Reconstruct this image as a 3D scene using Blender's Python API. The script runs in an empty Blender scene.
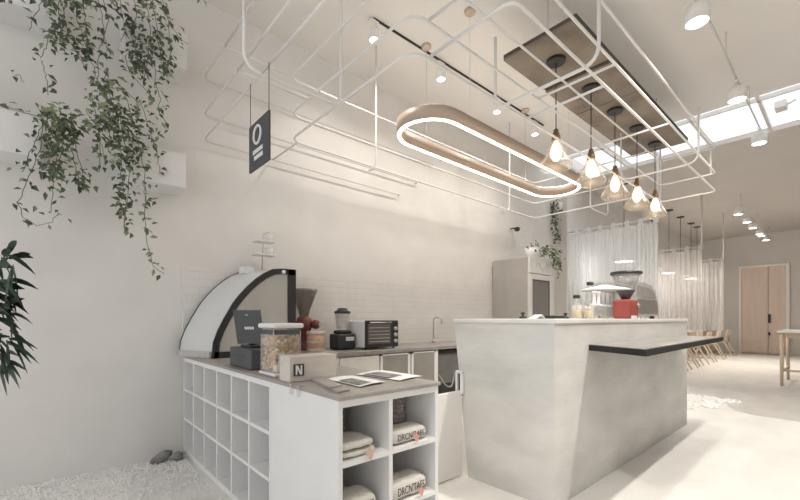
import bpy, bmesh, math, random
from mathutils import Vector, Matrix, Euler
random.seed(7)
scene = bpy.context.scene
COL = scene.collection
R = math.radians
# ------------------------------------------------------------------ survey of the place
# X runs along the long white wall into the depth, Y towards that wall, Z up (metres)
F, CX, HY, EYE = 398.0, 400.0, 319.0, 1.15
ANG = math.atan2(450, F)
FWD = (math.cos(ANG), math.sin(ANG)); RGT = (math.sin(ANG), -math.cos(ANG))
def at(px, py, z=None, X=None, Y=None, D=None):
    """measured point of the photograph -> point in the place, on a known plane"""
    u = (px-CX)/F; v = (HY-py)/F
    d = Vector((FWD[0]+u*RGT[0], FWD[1]+u*RGT[1], v))
    t = D if D is not None else (z-EYE)/d.z if z is not None else X/d.x if X is not None else Y/d.y
    return Vector((0, 0, EYE)) + d*t

WALL_Y = 3.77; CEIL = 3.95; FAR_X = 17.6

# ------------------------------------------------------------------ materials
def mat(name, col, rough=0.6, metal=0.0, var=0.06, scale=6.0, bump=0.0, bscale=None, emit=None, estr=0.0, stretch=None, spec=None):
    m = bpy.data.materials.new(name); m.use_nodes = True
    nt = m.node_tree; b = nt.nodes['Principled BSDF']
    b.inputs['Roughness'].default_value = rough; b.inputs['Metallic'].default_value = metal
    if spec is not None: b.inputs['Specular IOR Level'].default_value = spec
    tc = nt.nodes.new('ShaderNodeTexCoord'); mp = nt.nodes.new('ShaderNodeMapping')
    nt.links.new(tc.outputs['Object'], mp.inputs['Vector'])
    if stretch: mp.inputs['Scale'].default_value = stretch
    nz = nt.nodes.new('ShaderNodeTexNoise'); nz.inputs['Scale'].default_value = scale
    nz.inputs['Detail'].default_value = 5; nt.links.new(mp.outputs[0], nz.inputs['Vector'])
    rp = nt.nodes.new('ShaderNodeValToRGB')
    a = [max(0, c*(1-var)) for c in col]; c2 = [min(1, c*(1+var)) for c in col]
    rp.color_ramp.elements[0].color = (*a, 1); rp.color_ramp.elements[1].color = (*c2, 1)
    rp.color_ramp.elements[0].position = 0.3; rp.color_ramp.elements[1].position = 0.7
    nt.links.new(nz.outputs['Fac'], rp.inputs['Fac']); nt.links.new(rp.outputs[0], b.inputs['Base Color'])
    if bump:
        bp = nt.nodes.new('ShaderNodeBump'); bp.inputs['Strength'].default_value = bump; bp.inputs['Distance'].default_value = 0.02
        n2 = nt.nodes.new('ShaderNodeTexNoise'); n2.inputs['Scale'].default_value = bscale or scale*6
        nt.links.new(mp.outputs[0], n2.inputs['Vector']); nt.links.new(n2.outputs['Fac'], bp.inputs['Height'])
        nt.links.new(bp.outputs[0], b.inputs['Normal'])
    if emit:
        b.inputs['Emission Color'].default_value = (*emit, 1); b.inputs['Emission Strength'].default_value = estr
    return m

def glass(name, col=(1, 1, 1), clear=0.8, rough=0.05, body=0.0, graze=.45):
    """thin clear sheet: mostly see-through, glossy at grazing angles, optional milky body"""
    m = bpy.data.materials.new(name); m.use_nodes = True; nt = m.node_tree
    b = nt.nodes['Principled BSDF']; out = nt.nodes['Material Output']
    b.inputs['Base Color'].default_value = (*col, 1); b.inputs['Roughness'].default_value = max(.15, rough)
    tr = nt.nodes.new('ShaderNodeBsdfTransparent'); tr.inputs[0].default_value = (*[0.35+0.65*c for c in col], 1)
    gl = nt.nodes.new('ShaderNodeBsdfGlossy'); gl.inputs['Roughness'].default_value = rough; gl.inputs[0].default_value = (.9, .9, .9, 1)
    mx = nt.nodes.new('ShaderNodeMixShader'); lw = nt.nodes.new('ShaderNodeLayerWeight'); lw.inputs[0].default_value = 0.3
    mr = nt.nodes.new('ShaderNodeMapRange'); mr.inputs[3].default_value = 1-clear; mr.inputs[4].default_value = min(.8, 1-clear+graze)
    m2 = nt.nodes.new('ShaderNodeMixShader'); m2.inputs[0].default_value = body
    nt.links.new(lw.outputs['Facing'], mr.inputs[0]); nt.links.new(mr.outputs[0], mx.inputs[0])
    nt.links.new(tr.outputs[0], mx.inputs[1]); nt.links.new(gl.outputs[0], mx.inputs[2])
    nt.links.new(mx.outputs[0], m2.inputs[1]); nt.links.new(b.outputs[0], m2.inputs[2]); nt.links.new(m2.outputs[0], out.inputs['Surface'])
    return m

def sheer(name, col, clear):
    m = bpy.data.materials.new(name); m.use_nodes = True; nt = m.node_tree
    out = nt.nodes['Material Output']; nt.nodes.remove(nt.nodes['Principled BSDF'])
    df = nt.nodes.new('ShaderNodeBsdfDiffuse'); df.inputs[0].default_value = (*col, 1)
    tl = nt.nodes.new('ShaderNodeBsdfTranslucent'); tl.inputs[0].default_value = (*col, 1)
    tr = nt.nodes.new('ShaderNodeBsdfTransparent')
    m1 = nt.nodes.new('ShaderNodeMixShader'); m1.inputs[0].default_value = 0.5
    m2 = nt.nodes.new('ShaderNodeMixShader')
    tc = nt.nodes.new('ShaderNodeTexCoord'); wv = nt.nodes.new('ShaderNodeTexNoise'); wv.inputs['Scale'].default_value = 3
    mp = nt.nodes.new('ShaderNodeMapping'); mp.inputs['Scale'].default_value = (1, 9, 0.15)
    nt.links.new(tc.outputs['Object'], mp.inputs[0]); nt.links.new(mp.outputs[0], wv.inputs['Vector'])
    mr = nt.nodes.new('ShaderNodeMapRange'); mr.inputs[1].default_value = .3; mr.inputs[2].default_value = .7
    mr.inputs[3].default_value = 1-clear-.12; mr.inputs[4].default_value = min(1, 1-clear+.12)
    nt.links.new(wv.outputs['Fac'], mr.inputs[0]); nt.links.new(mr.outputs[0], m2.inputs[0])
    nt.links.new(df.outputs[0], m1.inputs[1]); nt.links.new(tl.outputs[0], m1.inputs[2])
    nt.links.new(tr.outputs[0], m2.inputs[1]); nt.links.new(m1.outputs[0], m2.inputs[2]); nt.links.new(m2.outputs[0], out.inputs['Surface'])
    return m

def brickmat(name, col, mortar, bump, sx, sz, fade=None):
    """running-bond brick on a wall that stands along X; only X and Z of the place are used"""
    m = mat(name, col, 0.55, var=0.03, scale=3); nt = m.node_tree; b = nt.nodes['Principled BSDF']
    tc = nt.nodes.new('ShaderNodeTexCoord'); sp = nt.nodes.new('ShaderNodeSeparateXYZ'); cb = nt.nodes.new('ShaderNodeCombineXYZ')
    nt.links.new(tc.outputs['Object'], sp.inputs[0]); nt.links.new(sp.outputs[0], cb.inputs[0]); nt.links.new(sp.outputs[2], cb.inputs[1])
    br = nt.nodes.new('ShaderNodeTexBrick'); br.inputs['Scale'].default_value = 1
    br.inputs['Brick Width'].default_value = sx; br.inputs['Row Height'].default_value = sz; br.inputs['Mortar Size'].default_value = 0.004
    br.inputs['Mortar Smooth'].default_value = 0.4
    br.inputs['Color1'].default_value = (1, 1, 1, 1); br.inputs['Color2'].default_value = (.965, .965, .965, 1); br.inputs['Mortar'].default_value = (mortar, mortar, mortar, 1)
    nt.links.new(cb.outputs[0], br.inputs['Vector'])
    src = b.inputs['Base Color'].links[0].from_socket
    mx = nt.nodes.new('ShaderNodeMix'); mx.data_type = 'RGBA'; mx.blend_type = 'MULTIPLY'; mx.inputs[0].default_value = 1
    nt.links.new(src, mx.inputs[6]); nt.links.new(br.outputs['Color'], mx.inputs[7]); nt.links.new(mx.outputs[2], b.inputs['Base Color'])
    if fade:   # the courses show only from this X on
        mr = nt.nodes.new('ShaderNodeMapRange'); mr.inputs[1].default_value = fade[0]; mr.inputs[2].default_value = fade[1]
        nt.links.new(sp.outputs[0], mr.inputs[0]); nt.links.new(mr.outputs[0], mx.inputs[0])
    bp = nt.nodes.new('ShaderNodeBump'); bp.inputs['Strength'].default_value = bump; bp.inputs['Distance'].default_value = 0.006; bp.invert = True
    nt.links.new(br.outputs['Fac'], bp.inputs['Height']); nt.links.new(bp.outputs[0], b.inputs['Normal'])
    return m

M = {}
M['wall'] = brickmat('white wall paint', (.80, .783, .762), .965, .12, .24, .075, (2.0, 4.5))
M['brick'] = brickmat('white glazed brick', (.82, .80, .775), .91, .35, .22, .068)
M['farwall'] = mat('grey beige wall paint', (.72, .68, .635), .8, var=.03, scale=1)
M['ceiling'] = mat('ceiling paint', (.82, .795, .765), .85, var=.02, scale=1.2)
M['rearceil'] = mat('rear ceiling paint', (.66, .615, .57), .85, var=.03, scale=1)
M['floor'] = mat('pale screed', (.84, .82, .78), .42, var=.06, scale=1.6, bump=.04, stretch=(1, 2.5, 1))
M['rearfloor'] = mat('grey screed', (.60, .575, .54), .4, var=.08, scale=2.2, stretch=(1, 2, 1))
M['white'] = mat('white lacquer', (.83, .825, .82), .45, var=.02)
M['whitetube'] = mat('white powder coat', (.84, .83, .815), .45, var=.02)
M['greytube'] = mat('pale grey coat and tube shade', (.70, .685, .66), .6, var=.03)  # plain grey on fittings; on the cage's wall run the grey is shade
M['offwhite'] = mat('warm white laminate', (.78, .755, .72), .5, var=.03)
M['concrete'] = mat('pale trowelled concrete', (.64, .63, .605), .6, var=.11, scale=2.3, bump=.12, bscale=14, stretch=(1, 1, 2.4))
M['conctop'] = mat('pale cast top', (.74, .72, .69), .5, var=.05)
M['deck'] = mat('grey washed wood', (.36, .33, .305), .5, var=.2, scale=9, stretch=(1, .12, 1))
M['worktop'] = mat('grey stone top', (.30, .28, .265), .35, var=.1)
M['black'] = mat('black plastic', (.028, .028, .03), .4, var=.2)
M['blackmetal'] = mat('black metal', (.035, .033, .032), .45, metal=.3, var=.2)
M['charcoal'] = mat('charcoal plastic', (.075, .077, .083), .5, var=.1)
M['blackwood'] = mat('black stained wood', (.012, .011, .011), .6, var=.4, scale=20, stretch=(.2, 1, 1))
M['benchtop'] = mat('grey wood bar top', (.30, .285, .27), .35, var=.2, scale=14, stretch=(.15, 1, 1))
M['board'] = mat('brown cement board', (.25, .205, .165), .7, var=.3, scale=3.2, bump=.15, bscale=30)
M['boardedge'] = mat('dark board edge', (.07, .06, .05), .7, var=.2)
M['wood'] = mat('light oak', (.62, .49, .35), .5, var=.12, scale=8, stretch=(1, 1, .2))
M['ringwood'] = mat('pale beech band', (.56, .45, .365), .5, var=.08, scale=5, stretch=(.2, .2, 3))
M['pinkdoor'] = mat('pale rose oak', (.80, .645, .54), .55, var=.05, scale=6, stretch=(2, 2, .15))
M['doorframe'] = mat('pale door frame', (.92, .86, .77), .5, var=.03)
M['steel'] = mat('brushed steel', (.60, .59, .57), .38, metal=.5, var=.08, scale=20, stretch=(1, 1, .1))
M['chrome'] = mat('chrome', (.66, .65, .64), .2, metal=.9, var=.03)
M['brass'] = mat('aged brass', (.25, .17, .10), .4, metal=.6, var=.1)
M['doorgrey'] = mat('grey steel door', (.36, .34, .315), .35, metal=.3, var=.1)
M['fridge'] = mat('fridge side steel', (.50, .475, .445), .4, metal=.25, var=.05)
M['darkglass'] = mat('dark glass', (.16, .15, .145), .15, var=.1)
M['red'] = mat('red enamel', (.34, .07, .055), .35, var=.06)
M['darkred'] = mat('dark red casting', (.19, .055, .045), .4, var=.2)
M['rust'] = mat('printed tin band', (.45, .27, .18), .5, var=.35, scale=22)
M['tin'] = mat('tin', (.58, .52, .45), .4, metal=.3, var=.15)
M['cloth'] = mat('cream cotton', (.72, .69, .63), .9, var=.06, scale=40, bump=.3, bscale=120)
M['rope'] = mat('grey rope', (.40, .37, .34), .9, var=.35, scale=60, bump=.6, bscale=90)
M['ink'] = mat('black ink', (.05, .05, .05), .8, var=.1)
M['paper'] = mat('white paper', (.86, .85, .84), .7, var=.02)
M['greyink'] = mat('grey print', (.25, .235, .23), .7, var=.4, scale=25)
M['kraft'] = mat('beige kraft', (.66, .48, .37), .8, var=.08)
M['pinktag'] = mat('pink card', (.72, .36, .32), .8, var=.08)
M['boxwood'] = mat('pale box board', (.78, .70, .62), .6, var=.07, scale=5, stretch=(1, 1, 6))
M['snack'] = mat('amber pieces', (.72, .45, .20), .5, var=.5, scale=28)
M['snackpale'] = mat('cream pieces', (.80, .72, .58), .6, var=.1)
M['jug'] = mat('yellow drink', (.82, .66, .36), .4, var=.15)
M['gravel'] = mat('white gravel', (.9, .89, .875), .9, var=.05, scale=9)
M['rock'] = mat('dark grey rock', (.26, .25, .24), .9, var=.4, scale=14, bump=.6)
M['soil'] = mat('soil', (.08, .06, .045), .95, var=.3)
M['stemgreen'] = mat('vine stem', (.16, .17, .09), .8, var=.2)
M['leaf'] = mat('ivy leaf', (.10, .125, .08), .6, var=.65, scale=9)
M['leafpale'] = mat('pale ivy leaf', (.27, .32, .19), .6, var=.35, scale=12)
M['leafdark'] = mat('dark lance leaf', (.028, .055, .03), .45, var=.8, scale=6)
M['bulb'] = mat('glowing filament', (1, .85, .6), .5, emit=(1, .82, .56), estr=1.7)
M['bulbcore'] = mat('bright filament', (1, .9, .7), .5, emit=(1, .86, .62), estr=8)
M['led'] = mat('warm led strip', (1, .95, .86), .5, emit=(1, .91, .78), estr=7)
M['lamp'] = mat('lamp face', (1, 1, 1), .5, emit=(1, .97, .92), estr=8)
M['glass'] = glass('clear glass', (.93, .93, .92), .92, .05, .08)
M['shade'] = glass('smoked clear shade', (.88, .82, .74), .97, .35, .06)
M['caseglass'] = glass('frosted case glass', (.84, .86, .86), .8, .25, .72)
M['sideglass'] = glass('case side glass', (.92, .90, .86), .88, .1, .3)
M['hopper'] = glass('smoky hopper', (.26, .22, .20), .9, .1, .4)
M['acrylic'] = glass('acrylic', (.93, .93, .93), .93, .06, .10)
M['fridgeglass'] = glass('fridge door glass', (.33, .31, .30), .8, .1, .6)
M['skyglass'] = glass('skylight glass', (.97, .98, 1), .985, .05, 0, .04)
M['curtain'] = sheer('white sheer', (.86, .87, .875), .30)
M['curtain2'] = sheer('beige white sheer', (.74, .705, .665), .36)

# ------------------------------------------------------------------ mesh tools
class MB:
    def __init__(s): s.bm = bmesh.new(); s.smooth = set()
    def box(s, x0, x1, y0, y1, z0, z1, rot=None, pivot=None, taper=None):
        vs = [s.bm.verts.new((x, y, z)) for z in (z0, z1) for y in (y0, y1) for x in (x0, x1)]
        for f in ((0, 2, 3, 1), (4, 5, 7, 6), (0, 1, 5, 4), (2, 6, 7, 3), (0, 4, 6, 2), (1, 3, 7, 5)):
            s.bm.faces.new([vs[i] for i in f])
        if rot: bmesh.ops.rotate(s.bm, verts=vs, cent=pivot or ((x0+x1)/2, (y0+y1)/2, (z0+z1)/2), matrix=Euler(rot).to_matrix())
        return vs
    def rbox(s, x0, x1, y0, y1, z0, z1, r=.01, seg=2, rot=None, pivot=None):
        vs = s.box(x0, x1, y0, y1, z0, z1); es = list({e for v in vs for e in v.link_edges})
        g = bmesh.ops.bevel(s.bm, geom=es, offset=r, segments=seg, affect='EDGES', profile=.5)
        nv = list({v for f in g['faces'] for v in f.verts} | {v for v in vs if v.is_valid})
        if rot: bmesh.ops.rotate(s.bm, verts=nv, cent=pivot or ((x0+x1)/2, (y0+y1)/2, (z0+z1)/2), matrix=Euler(rot).to_matrix())
        return nv
    def tube(s, pts, r, n=8, closed=False, radii=None, cap=True):
        pts = [Vector(p) for p in pts]; N = len(pts); rings = []
        def tan(i):
            a = pts[(i-1) % N] if (closed or i > 0) else pts[i]; b = pts[(i+1) % N] if (closed or i < N-1) else pts[i]
            return (b-a).normalized()
        t0 = tan(0); up = Vector((0, 0, 1)) if abs(t0.z) < .9 else Vector((1, 0, 0)); nrm = (up-t0*up.dot(t0)).normalized()
        for i in range(N):
            t = tan(i); nrm = (nrm-t*nrm.dot(t)); nrm = nrm.normalized() if nrm.length > 1e-6 else t.orthogonal().normalized()
            bn = t.cross(nrm); rr = radii[i] if radii else r
            rings.append([s.bm.verts.new(pts[i]+(nrm*math.cos(2*math.pi*k/n)+bn*math.sin(2*math.pi*k/n))*rr) for k in range(n)])
        for i in range(N if closed else N-1):
            A, B = rings[i], rings[(i+1) % N]
            for k in range(n):
                f = s.bm.faces.new((A[k], A[(k+1) % n], B[(k+1) % n], B[k])); f.smooth = True
        if not closed and cap: s.bm.faces.new(rings[0][::-1]); s.bm.faces.new(rings[-1])
    def lathe(s, prof, c=(0, 0, 0), n=24, caps=True, axis=None, smooth=True):
        c = Vector(c); rings = []
        for r, z in prof:
            rings.append([s.bm.verts.new(Vector((r*math.cos(2*math.pi*k/n), r*math.sin(2*math.pi*k/n), z))) for k in range(n)])
        for a in range(len(prof)-1):
            for k in range(n):
                f = s.bm.faces.new((rings[a][k], rings[a][(k+1) % n], rings[a+1][(k+1) % n], rings[a+1][k])); f.smooth = smooth
        if caps:
            if prof[0][0] > 1e-4: s.bm.faces.new(rings[0][::-1])
            if prof[-1][0] > 1e-4: s.bm.faces.new(rings[-1])
        m = Matrix.Translation(c)
        if axis is not None: m = m @ Vector((0, 0, 1)).rotation_difference(Vector(axis)).to_matrix().to_4x4()
        for ring in rings:
            for v in ring: v.co = m @ v.co
    def prism(s, poly, d):
        d = Vector(d); a = [s.bm.verts.new(p) for p in poly]; b = [s.bm.verts.new(Vector(p)+d) for p in poly]; n = len(a)
        s.bm.faces.new(a); s.bm.faces.new(b[::-1])
        for i in range(n): s.bm.faces.new((a[i], b[i], b[(i+1) % n], a[(i+1) % n]))
    def strip(s, A, B, smooth=True):
        a = [s.bm.verts.new(p) for p in A]; b = [s.bm.verts.new(p) for p in B]
        for i in range(len(a)-1):
            f = s.bm.faces.new((a[i], a[i+1], b[i+1], b[i])); f.smooth = smooth
    def quad(s, *p): s.bm.faces.new([s.bm.verts.new(q) for q in p])
    def blob(s, c, r, sub=1, jit=.15, sc=(1, 1, 1)):
        g = bmesh.ops.create_icosphere(s.bm, subdivisions=sub, radius=1)
        for v in g['verts']:
            k = r*(1+random.uniform(-jit, jit)); v.co = Vector((v.co.x*k*sc[0]+c[0], v.co.y*k*sc[1]+c[1], v.co.z*k*sc[2]+c[2]))
        for v in g['verts']:
            for f in v.link_faces: f.smooth = True
    def leaf(s, p, d, up, L, W, fold=.25):
        d = d.normalized(); sd = d.cross(up); sd = sd.normalized() if sd.length > 1e-4 else d.orthogonal().normalized(); nn = sd.cross(d)
        a = s.bm.verts.new(p); t = s.bm.verts.new(p+d*L-nn*L*.12); mid = s.bm.verts.new(p+d*L*.45)
        l = s.bm.verts.new(p+d*L*.42+sd*W*.5+nn*W*fold); r = s.bm.verts.new(p+d*L*.42-sd*W*.5+nn*W*fold)
        for f in ((a, r, mid), (a, mid, l), (r, t, mid), (mid, t, l)): s.bm.faces.new(f)
    def build(s, name, m, parent=None, loc=None):
        bmesh.ops.recalc_face_normals(s.bm, faces=s.bm.faces[:]) if len(s.bm.faces) < 4000 else None
        me = bpy.data.meshes.new(name); s.bm.to_mesh(me); s.bm.free()
        for mm in (m if isinstance(m, (list, tuple)) else [m]): me.materials.append(mm)
        o = bpy.data.objects.new(name, me); COL.objects.link(o)
        if parent: o.parent = parent; o.matrix_parent_inverse = parent.matrix_world.inverted() if False else Matrix.Translation(-world_loc(parent))
        elif loc is not None: o.location = loc
        return o
def world_loc(o):
    v = Vector(o.location)
    while o.parent: o = o.parent; v += Vector(o.location)*0
    return v
def tag(o, label, cat, group=None, kind=None):
    o['label'] = label; o['category'] = cat
    if group: o['group'] = group
    if kind: o['kind'] = kind
    return o
def empty(name, loc, label, cat, group=None):
    o = bpy.data.objects.new(name, None); COL.objects.link(o); o.location = loc; o.empty_display_size = .05
    return tag(o, label, cat, group)
def struct(name, mb, m):
    o = mb.build(name, m); o['kind'] = 'structure'; return o
def copy_tree(o, parent=None):
    c = o.copy(); COL.objects.link(c)
    if parent: c.parent = parent
    for ch in list(o.children): copy_tree(ch, c)
    return c
def part(mb, name, m, parent): return mb.build(name, M[m] if isinstance(m, str) else m, parent)
def rounded(pts, rad, closed=False, n=6):
    """polyline with its corners rounded"""
    pts = [Vector(p) for p in pts]; out = []; N = len(pts)
    for i in range(N):
        if not closed and i in (0, N-1): out.append(pts[i]); continue
        p, a, b = pts[i], pts[i-1], pts[(i+1) % N]
        da, db = (a-p), (b-p); r = min(rad, da.length*.49, db.length*.49); da.normalize(); db.normalize()
        A, B = p+da*r, p+db*r
        for k in range(n+1):
            t = k/n; out.append(A*(1-t)**2+p*2*t*(1-t)+B*t*t)
    return out
def text(name, body, size, loc, rot, m, parent, squash=1):
    c = bpy.data.curves.new(name, 'FONT'); c.body = body; c.size = size; c.align_x = 'CENTER'; c.align_y = 'CENTER'; c.extrude = .0004
    t = bpy.data.objects.new(name, c); COL.objects.link(t)
    dg = bpy.context.evaluated_depsgraph_get(); me = bpy.data.meshes.new_from_object(t.evaluated_get(dg))
    bpy.data.objects.remove(t); me.name = name; me.materials.clear(); me.materials.append(M[m])
    o = bpy.data.objects.new(name, me); COL.objects.link(o)
    o.parent = parent; o.matrix_parent_inverse = Matrix.Translation(-Vector(parent.location)) if parent.parent is None else Matrix()
    o.location = loc; o.rotation_euler = rot; o.scale = (squash, 1, 1)
    return o

# ================================================================== SETTING
b = MB(); b.box(-3, 6.35, -3.5, WALL_Y, -.1, 0); b.box(6.35, 7.25, -3.5, WALL_Y, -.1, 0); struct('floor', b, M['floor'])
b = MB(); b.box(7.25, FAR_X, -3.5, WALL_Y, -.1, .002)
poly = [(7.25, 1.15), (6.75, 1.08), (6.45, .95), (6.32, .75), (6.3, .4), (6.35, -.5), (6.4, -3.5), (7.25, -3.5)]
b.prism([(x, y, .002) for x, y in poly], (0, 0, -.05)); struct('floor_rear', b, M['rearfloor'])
b = MB(); b.box(-3, FAR_X+.1, WALL_Y, WALL_Y+.2, 0, CEIL+.5); struct('wall_back', b, M['wall'])
b = MB(); b.box(.86, 5.35, WALL_Y-.012, WALL_Y, .8, 1.605); struct('wall_brick', b, M['brick'])
b = MB(); b.box(-3, FAR_X, -3.7, -3.5, 0, CEIL+.3); struct('wall_right', b, M['farwall'])
b = MB(); b.box(FAR_X, FAR_X+.2, -3.5, WALL_Y, 0, CEIL+.5); struct('wall_far', b, M['farwall'])
b = MB(); b.box(7.33, 7.39, 3.54, WALL_Y, 0, CEIL); struct('wall_pier', b, M['farwall'])
SK0, SK1 = 6.68, 8.1
b = MB(); b.box(-2.2, SK0, -3.5, WALL_Y, CEIL, CEIL+.07); struct('ceiling', b, M['ceiling'])
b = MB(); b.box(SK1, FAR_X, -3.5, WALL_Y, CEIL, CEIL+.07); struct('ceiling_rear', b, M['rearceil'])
# skylight strip between the two ceilings
w = bpy.data.objects.new('window_1', None); COL.objects.link(w); w.location = (SK0, 0, CEIL); w['kind'] = 'structure'
b = MB(); b.box(SK0, SK1, -3.5, WALL_Y, CEIL+.06, CEIL+.068); part(b, 'window_glass', 'skyglass', w)
b = MB()
for y in (3.45, 2.72, 2.2, 1.5, .78, .05, -.7, -1.5): b.box(SK0, SK1, y-.018, y+.018, CEIL+.005, CEIL+.058)
b.box(SK0+.17, SK0+.2, -3.5, WALL_Y, CEIL+.005, CEIL+.058); part(b, 'window_frame', 'offwhite', w)
# far double door
d = bpy.data.objects.new('door_1', None); COL.objects.link(d); d['kind'] = 'structure'
dY0, dYm, dY1 = at(788, 300, X=FAR_X).y, at(768.5, 300, X=FAR_X).y, at(740, 300, X=FAR_X).y; dz = 2.86
d.location = (FAR_X, dYm, 0)
for y0, y1, hy in ((dY0+.06, dYm-.008, dYm-.05), (dYm+.008, dY1-.06, None)):
    b = MB(); b.box(FAR_X-.05, FAR_X-.01, y0, y1, .03, dz)
    b.box(FAR_X-.056, FAR_X-.05, y0+.12, y1-.12, .25, dz-.2); lf = part(b, 'door_leaf', 'pinkdoor', d)
    if hy:
        b = MB(); b.rbox(FAR_X-.11, FAR_X-.05, dYm-.06, dYm-.0, 1.02, 1.3, .01); b.rbox(FAR_X-.1, FAR_X-.05, dYm-.05, dYm-.01, .62, .72, .01); part(b, 'door_handle', 'blackmetal', lf)
b = MB(); fw = .07
b.box(FAR_X-.08, FAR_X-.002, dY0-.04, dY0+.05, 0, dz+.07); b.box(FAR_X-.08, FAR_X-.002, dY1-.05, dY1+.02, 0, dz+.07); b.box(FAR_X-.08, FAR_X-.002, dY0+.05, dY1-.05, dz, dz+.07)
part(b, 'door_frame', 'doorframe', d)
# planter ledges: four white boxes built on to the wall
def planter(x0, x1, z0, z1, label):
    o = empty('wall_planter_box', ((x0+x1)/2, 3.62, z0), label, 'planter', 'white planter boxes on the left wall')
    b = MB(); b.box(x0, x1, 3.5, 3.52, z0, z1); b.box(x0, x1, 3.74, 3.768, z0, z1); b.box(x0, x1, 3.52, 3.74, z0, z0+.02)
    b.box(x0, x0+.02, 3.52, 3.74, z0+.02, z1); b.box(x1-.02, x1, 3.52, 3.74, z0+.02, z1); part(b, 'box_shell', 'white', o)
    b = MB(); b.box(x0+.02, x1-.02, 3.52, 3.74, z1-.06, z1-.03); part(b, 'soil', 'soil', o); return o
planter(-.75, .06, 3.14, 3.41, 'white planter box high on the wall, cut by the top left corner')
planter(.42, .83, 3.13, 3.41, 'white planter box high on the wall behind the right vines')
planter(-.85, -.04, 2.2, 2.46, 'lower white planter box at the left edge of the photo')
planter(.45, .823, 2.19, 2.455, 'lower white planter box right of the trailing vines')

# ================================================================== CEILING FITTINGS
# --- suspended brown board with five pendant lamps
PX0, PX1, PY0, PY1, PZ = 2.975, 6.09, 1.375, 2.0, 3.4
o = empty('ceiling_mount_board', ((PX0+PX1)/2, (PY0+PY1)/2, PZ), 'long brown cement board hung under the ceiling above the bar, carrying the pendants', 'ceiling board')
g1, g2 = at(542, 92, z=PZ).x, at(575, 115, z=PZ).x
for x0, x1 in ((PX0, g1-.03), (g1+.03, g2), (g2+.012, PX1)):
    b = MB(); b.box(x0, x1, PY0, PY1, PZ, PZ+.018); part(b, 'board_sheet', 'board', o)
b = MB(); b.box(PX0, PX1, PY0-.012, PY1, PZ+.018, PZ+.05); part(b, 'backing_frame', 'boardedge', o)
b = MB()
for x in (PX0+.3, PX1-.3):
    for y in (PY0+.25, PY1-.25):
        b = MB(); b.tube([(x, y, PZ+.05), (x, y, CEIL)], .006); part(b, 'hanger_rod', 'greytube', o)
PEND = [at(px, py, z=PZ) for px, py in ((556, 60), (591, 87), (615, 110), (637, 127), (655, 143))]
names = ['nearest glass pendant lamp of the row under the brown board', 'second glass pendant lamp from the near end of the brown board',
         'middle glass pendant lamp of the five under the brown board', 'fourth glass pendant lamp, last but one before the curtain', 'farthest glass pendant lamp, hanging in front of the curtain top']
def pendant():
    o = empty('pendant_lamp', (0, 0, 0), '', 'pendant lamp', 'five glass pendant lamps over the bar')
    b = MB(); b.lathe([(.075, -.028), (.078, -.02), (.078, 0)], n=24); part(b, 'canopy', 'blackmetal', o)
    b = MB(); b.tube([(0, 0, -.028), (0, 0, -.62)], .0045, 6); part(b, 'cord', 'black', o)
    b = MB(); b.lathe([(.012, -.60), (.022, -.61), (.022, -.635), (.03, -.64), (.03, -.66), (.036, -.665), (.038, -.70), (.03, -.705)], n=20); part(b, 'socket', 'brass', o)
    b = MB(); b.lathe([(.034, -.69), (.045, -.72), (.085, -.82), (.128, -.90), (.137, -.925), (.125, -.945)], n=28, caps=False)
    part(b, 'glass_shade', 'shade', o)
    b = MB(); b.lathe([(.014, -.70), (.026, -.725), (.045, -.775), (.05, -.81), (.043, -.845), (.02, -.875), (0.0005, -.88)], n=16)
    part(b, 'bulb', 'bulb', o)
    return o
p0 = pendant()
for i, p in enumerate(PEND):
    o = p0 if i == 0 else copy_tree(p0)
    o.location = p; o['label'] = names[i]
    l = bpy.data.lights.new('pendant light', 'POINT'); l.energy = 1.2; l.color = (1, .78, .52); l.shadow_soft_size = .04
    lo = bpy.data.objects.new('pendant_light', l); COL.objects.link(lo); lo.location = p+Vector((0, 0, -.96))

# --- stadium ring light
RZ = 2.86; RX0, RX1, RY0, RY1 = at(397, 125, z=RZ).x+.04, at(584, 187, z=RZ).x+.13, 2.26, 2.90
def stadium(x0, x1, y0, y1, n=20):
    r = (y1-y0)/2; c = (y0+y1)/2; out = []
    for k in range(n+1): a = -math.pi/2+math.pi*k/n; out.append((x1-r+r*math.cos(a), c+r*math.sin(a)))
    for k in range(n+1): a = math.pi/2+math.pi*k/n; out.append((x0+r+r*math.cos(a), c+r*math.sin(a)))
    return out
def ringband(x0, x1, y0, y1, w, z0, z1):
    b = MB(); O = stadium(x0, x1, y0, y1); I = stadium(x0+w, x1-w, y0+w, y1-w); n = len(O)
    vs = [[b.bm.verts.new((*p, z)) for p in P] for P, z in ((O, z0), (O, z1), (I, z1), (I, z0))]
    for k in range(n):
        for j in range(4):
            A, B = vs[j], vs[(j+1) % 4]; f = b.bm.faces.new((A[k], A[(k+1) % n], B[(k+1) % n], B[k]))
            f.smooth = j in (0, 2)
    return b
o = empty('ring_pendant_light', ((RX0+RX1)/2, (RY0+RY1)/2, RZ), 'long stadium-shaped wooden ring light with glowing lower edge', 'ring light')
part(ringband(RX0, RX1, RY0, RY1, .05, RZ, RZ+.115), 'band', 'ringwood', o)
part(ringband(RX0+.012, RX1-.012, RY0+.012, RY1-.012, .026, RZ-.008, RZ-.001), 'led_strip', 'led', o)
part(ringband(RX0+.012, RX1-.012, RY0+.012, RY1-.012, .026, RZ+.116, RZ+.122), 'added_uplight_strip', 'led', o)  # extra glow on the ring top, added to brighten the ceiling
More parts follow.
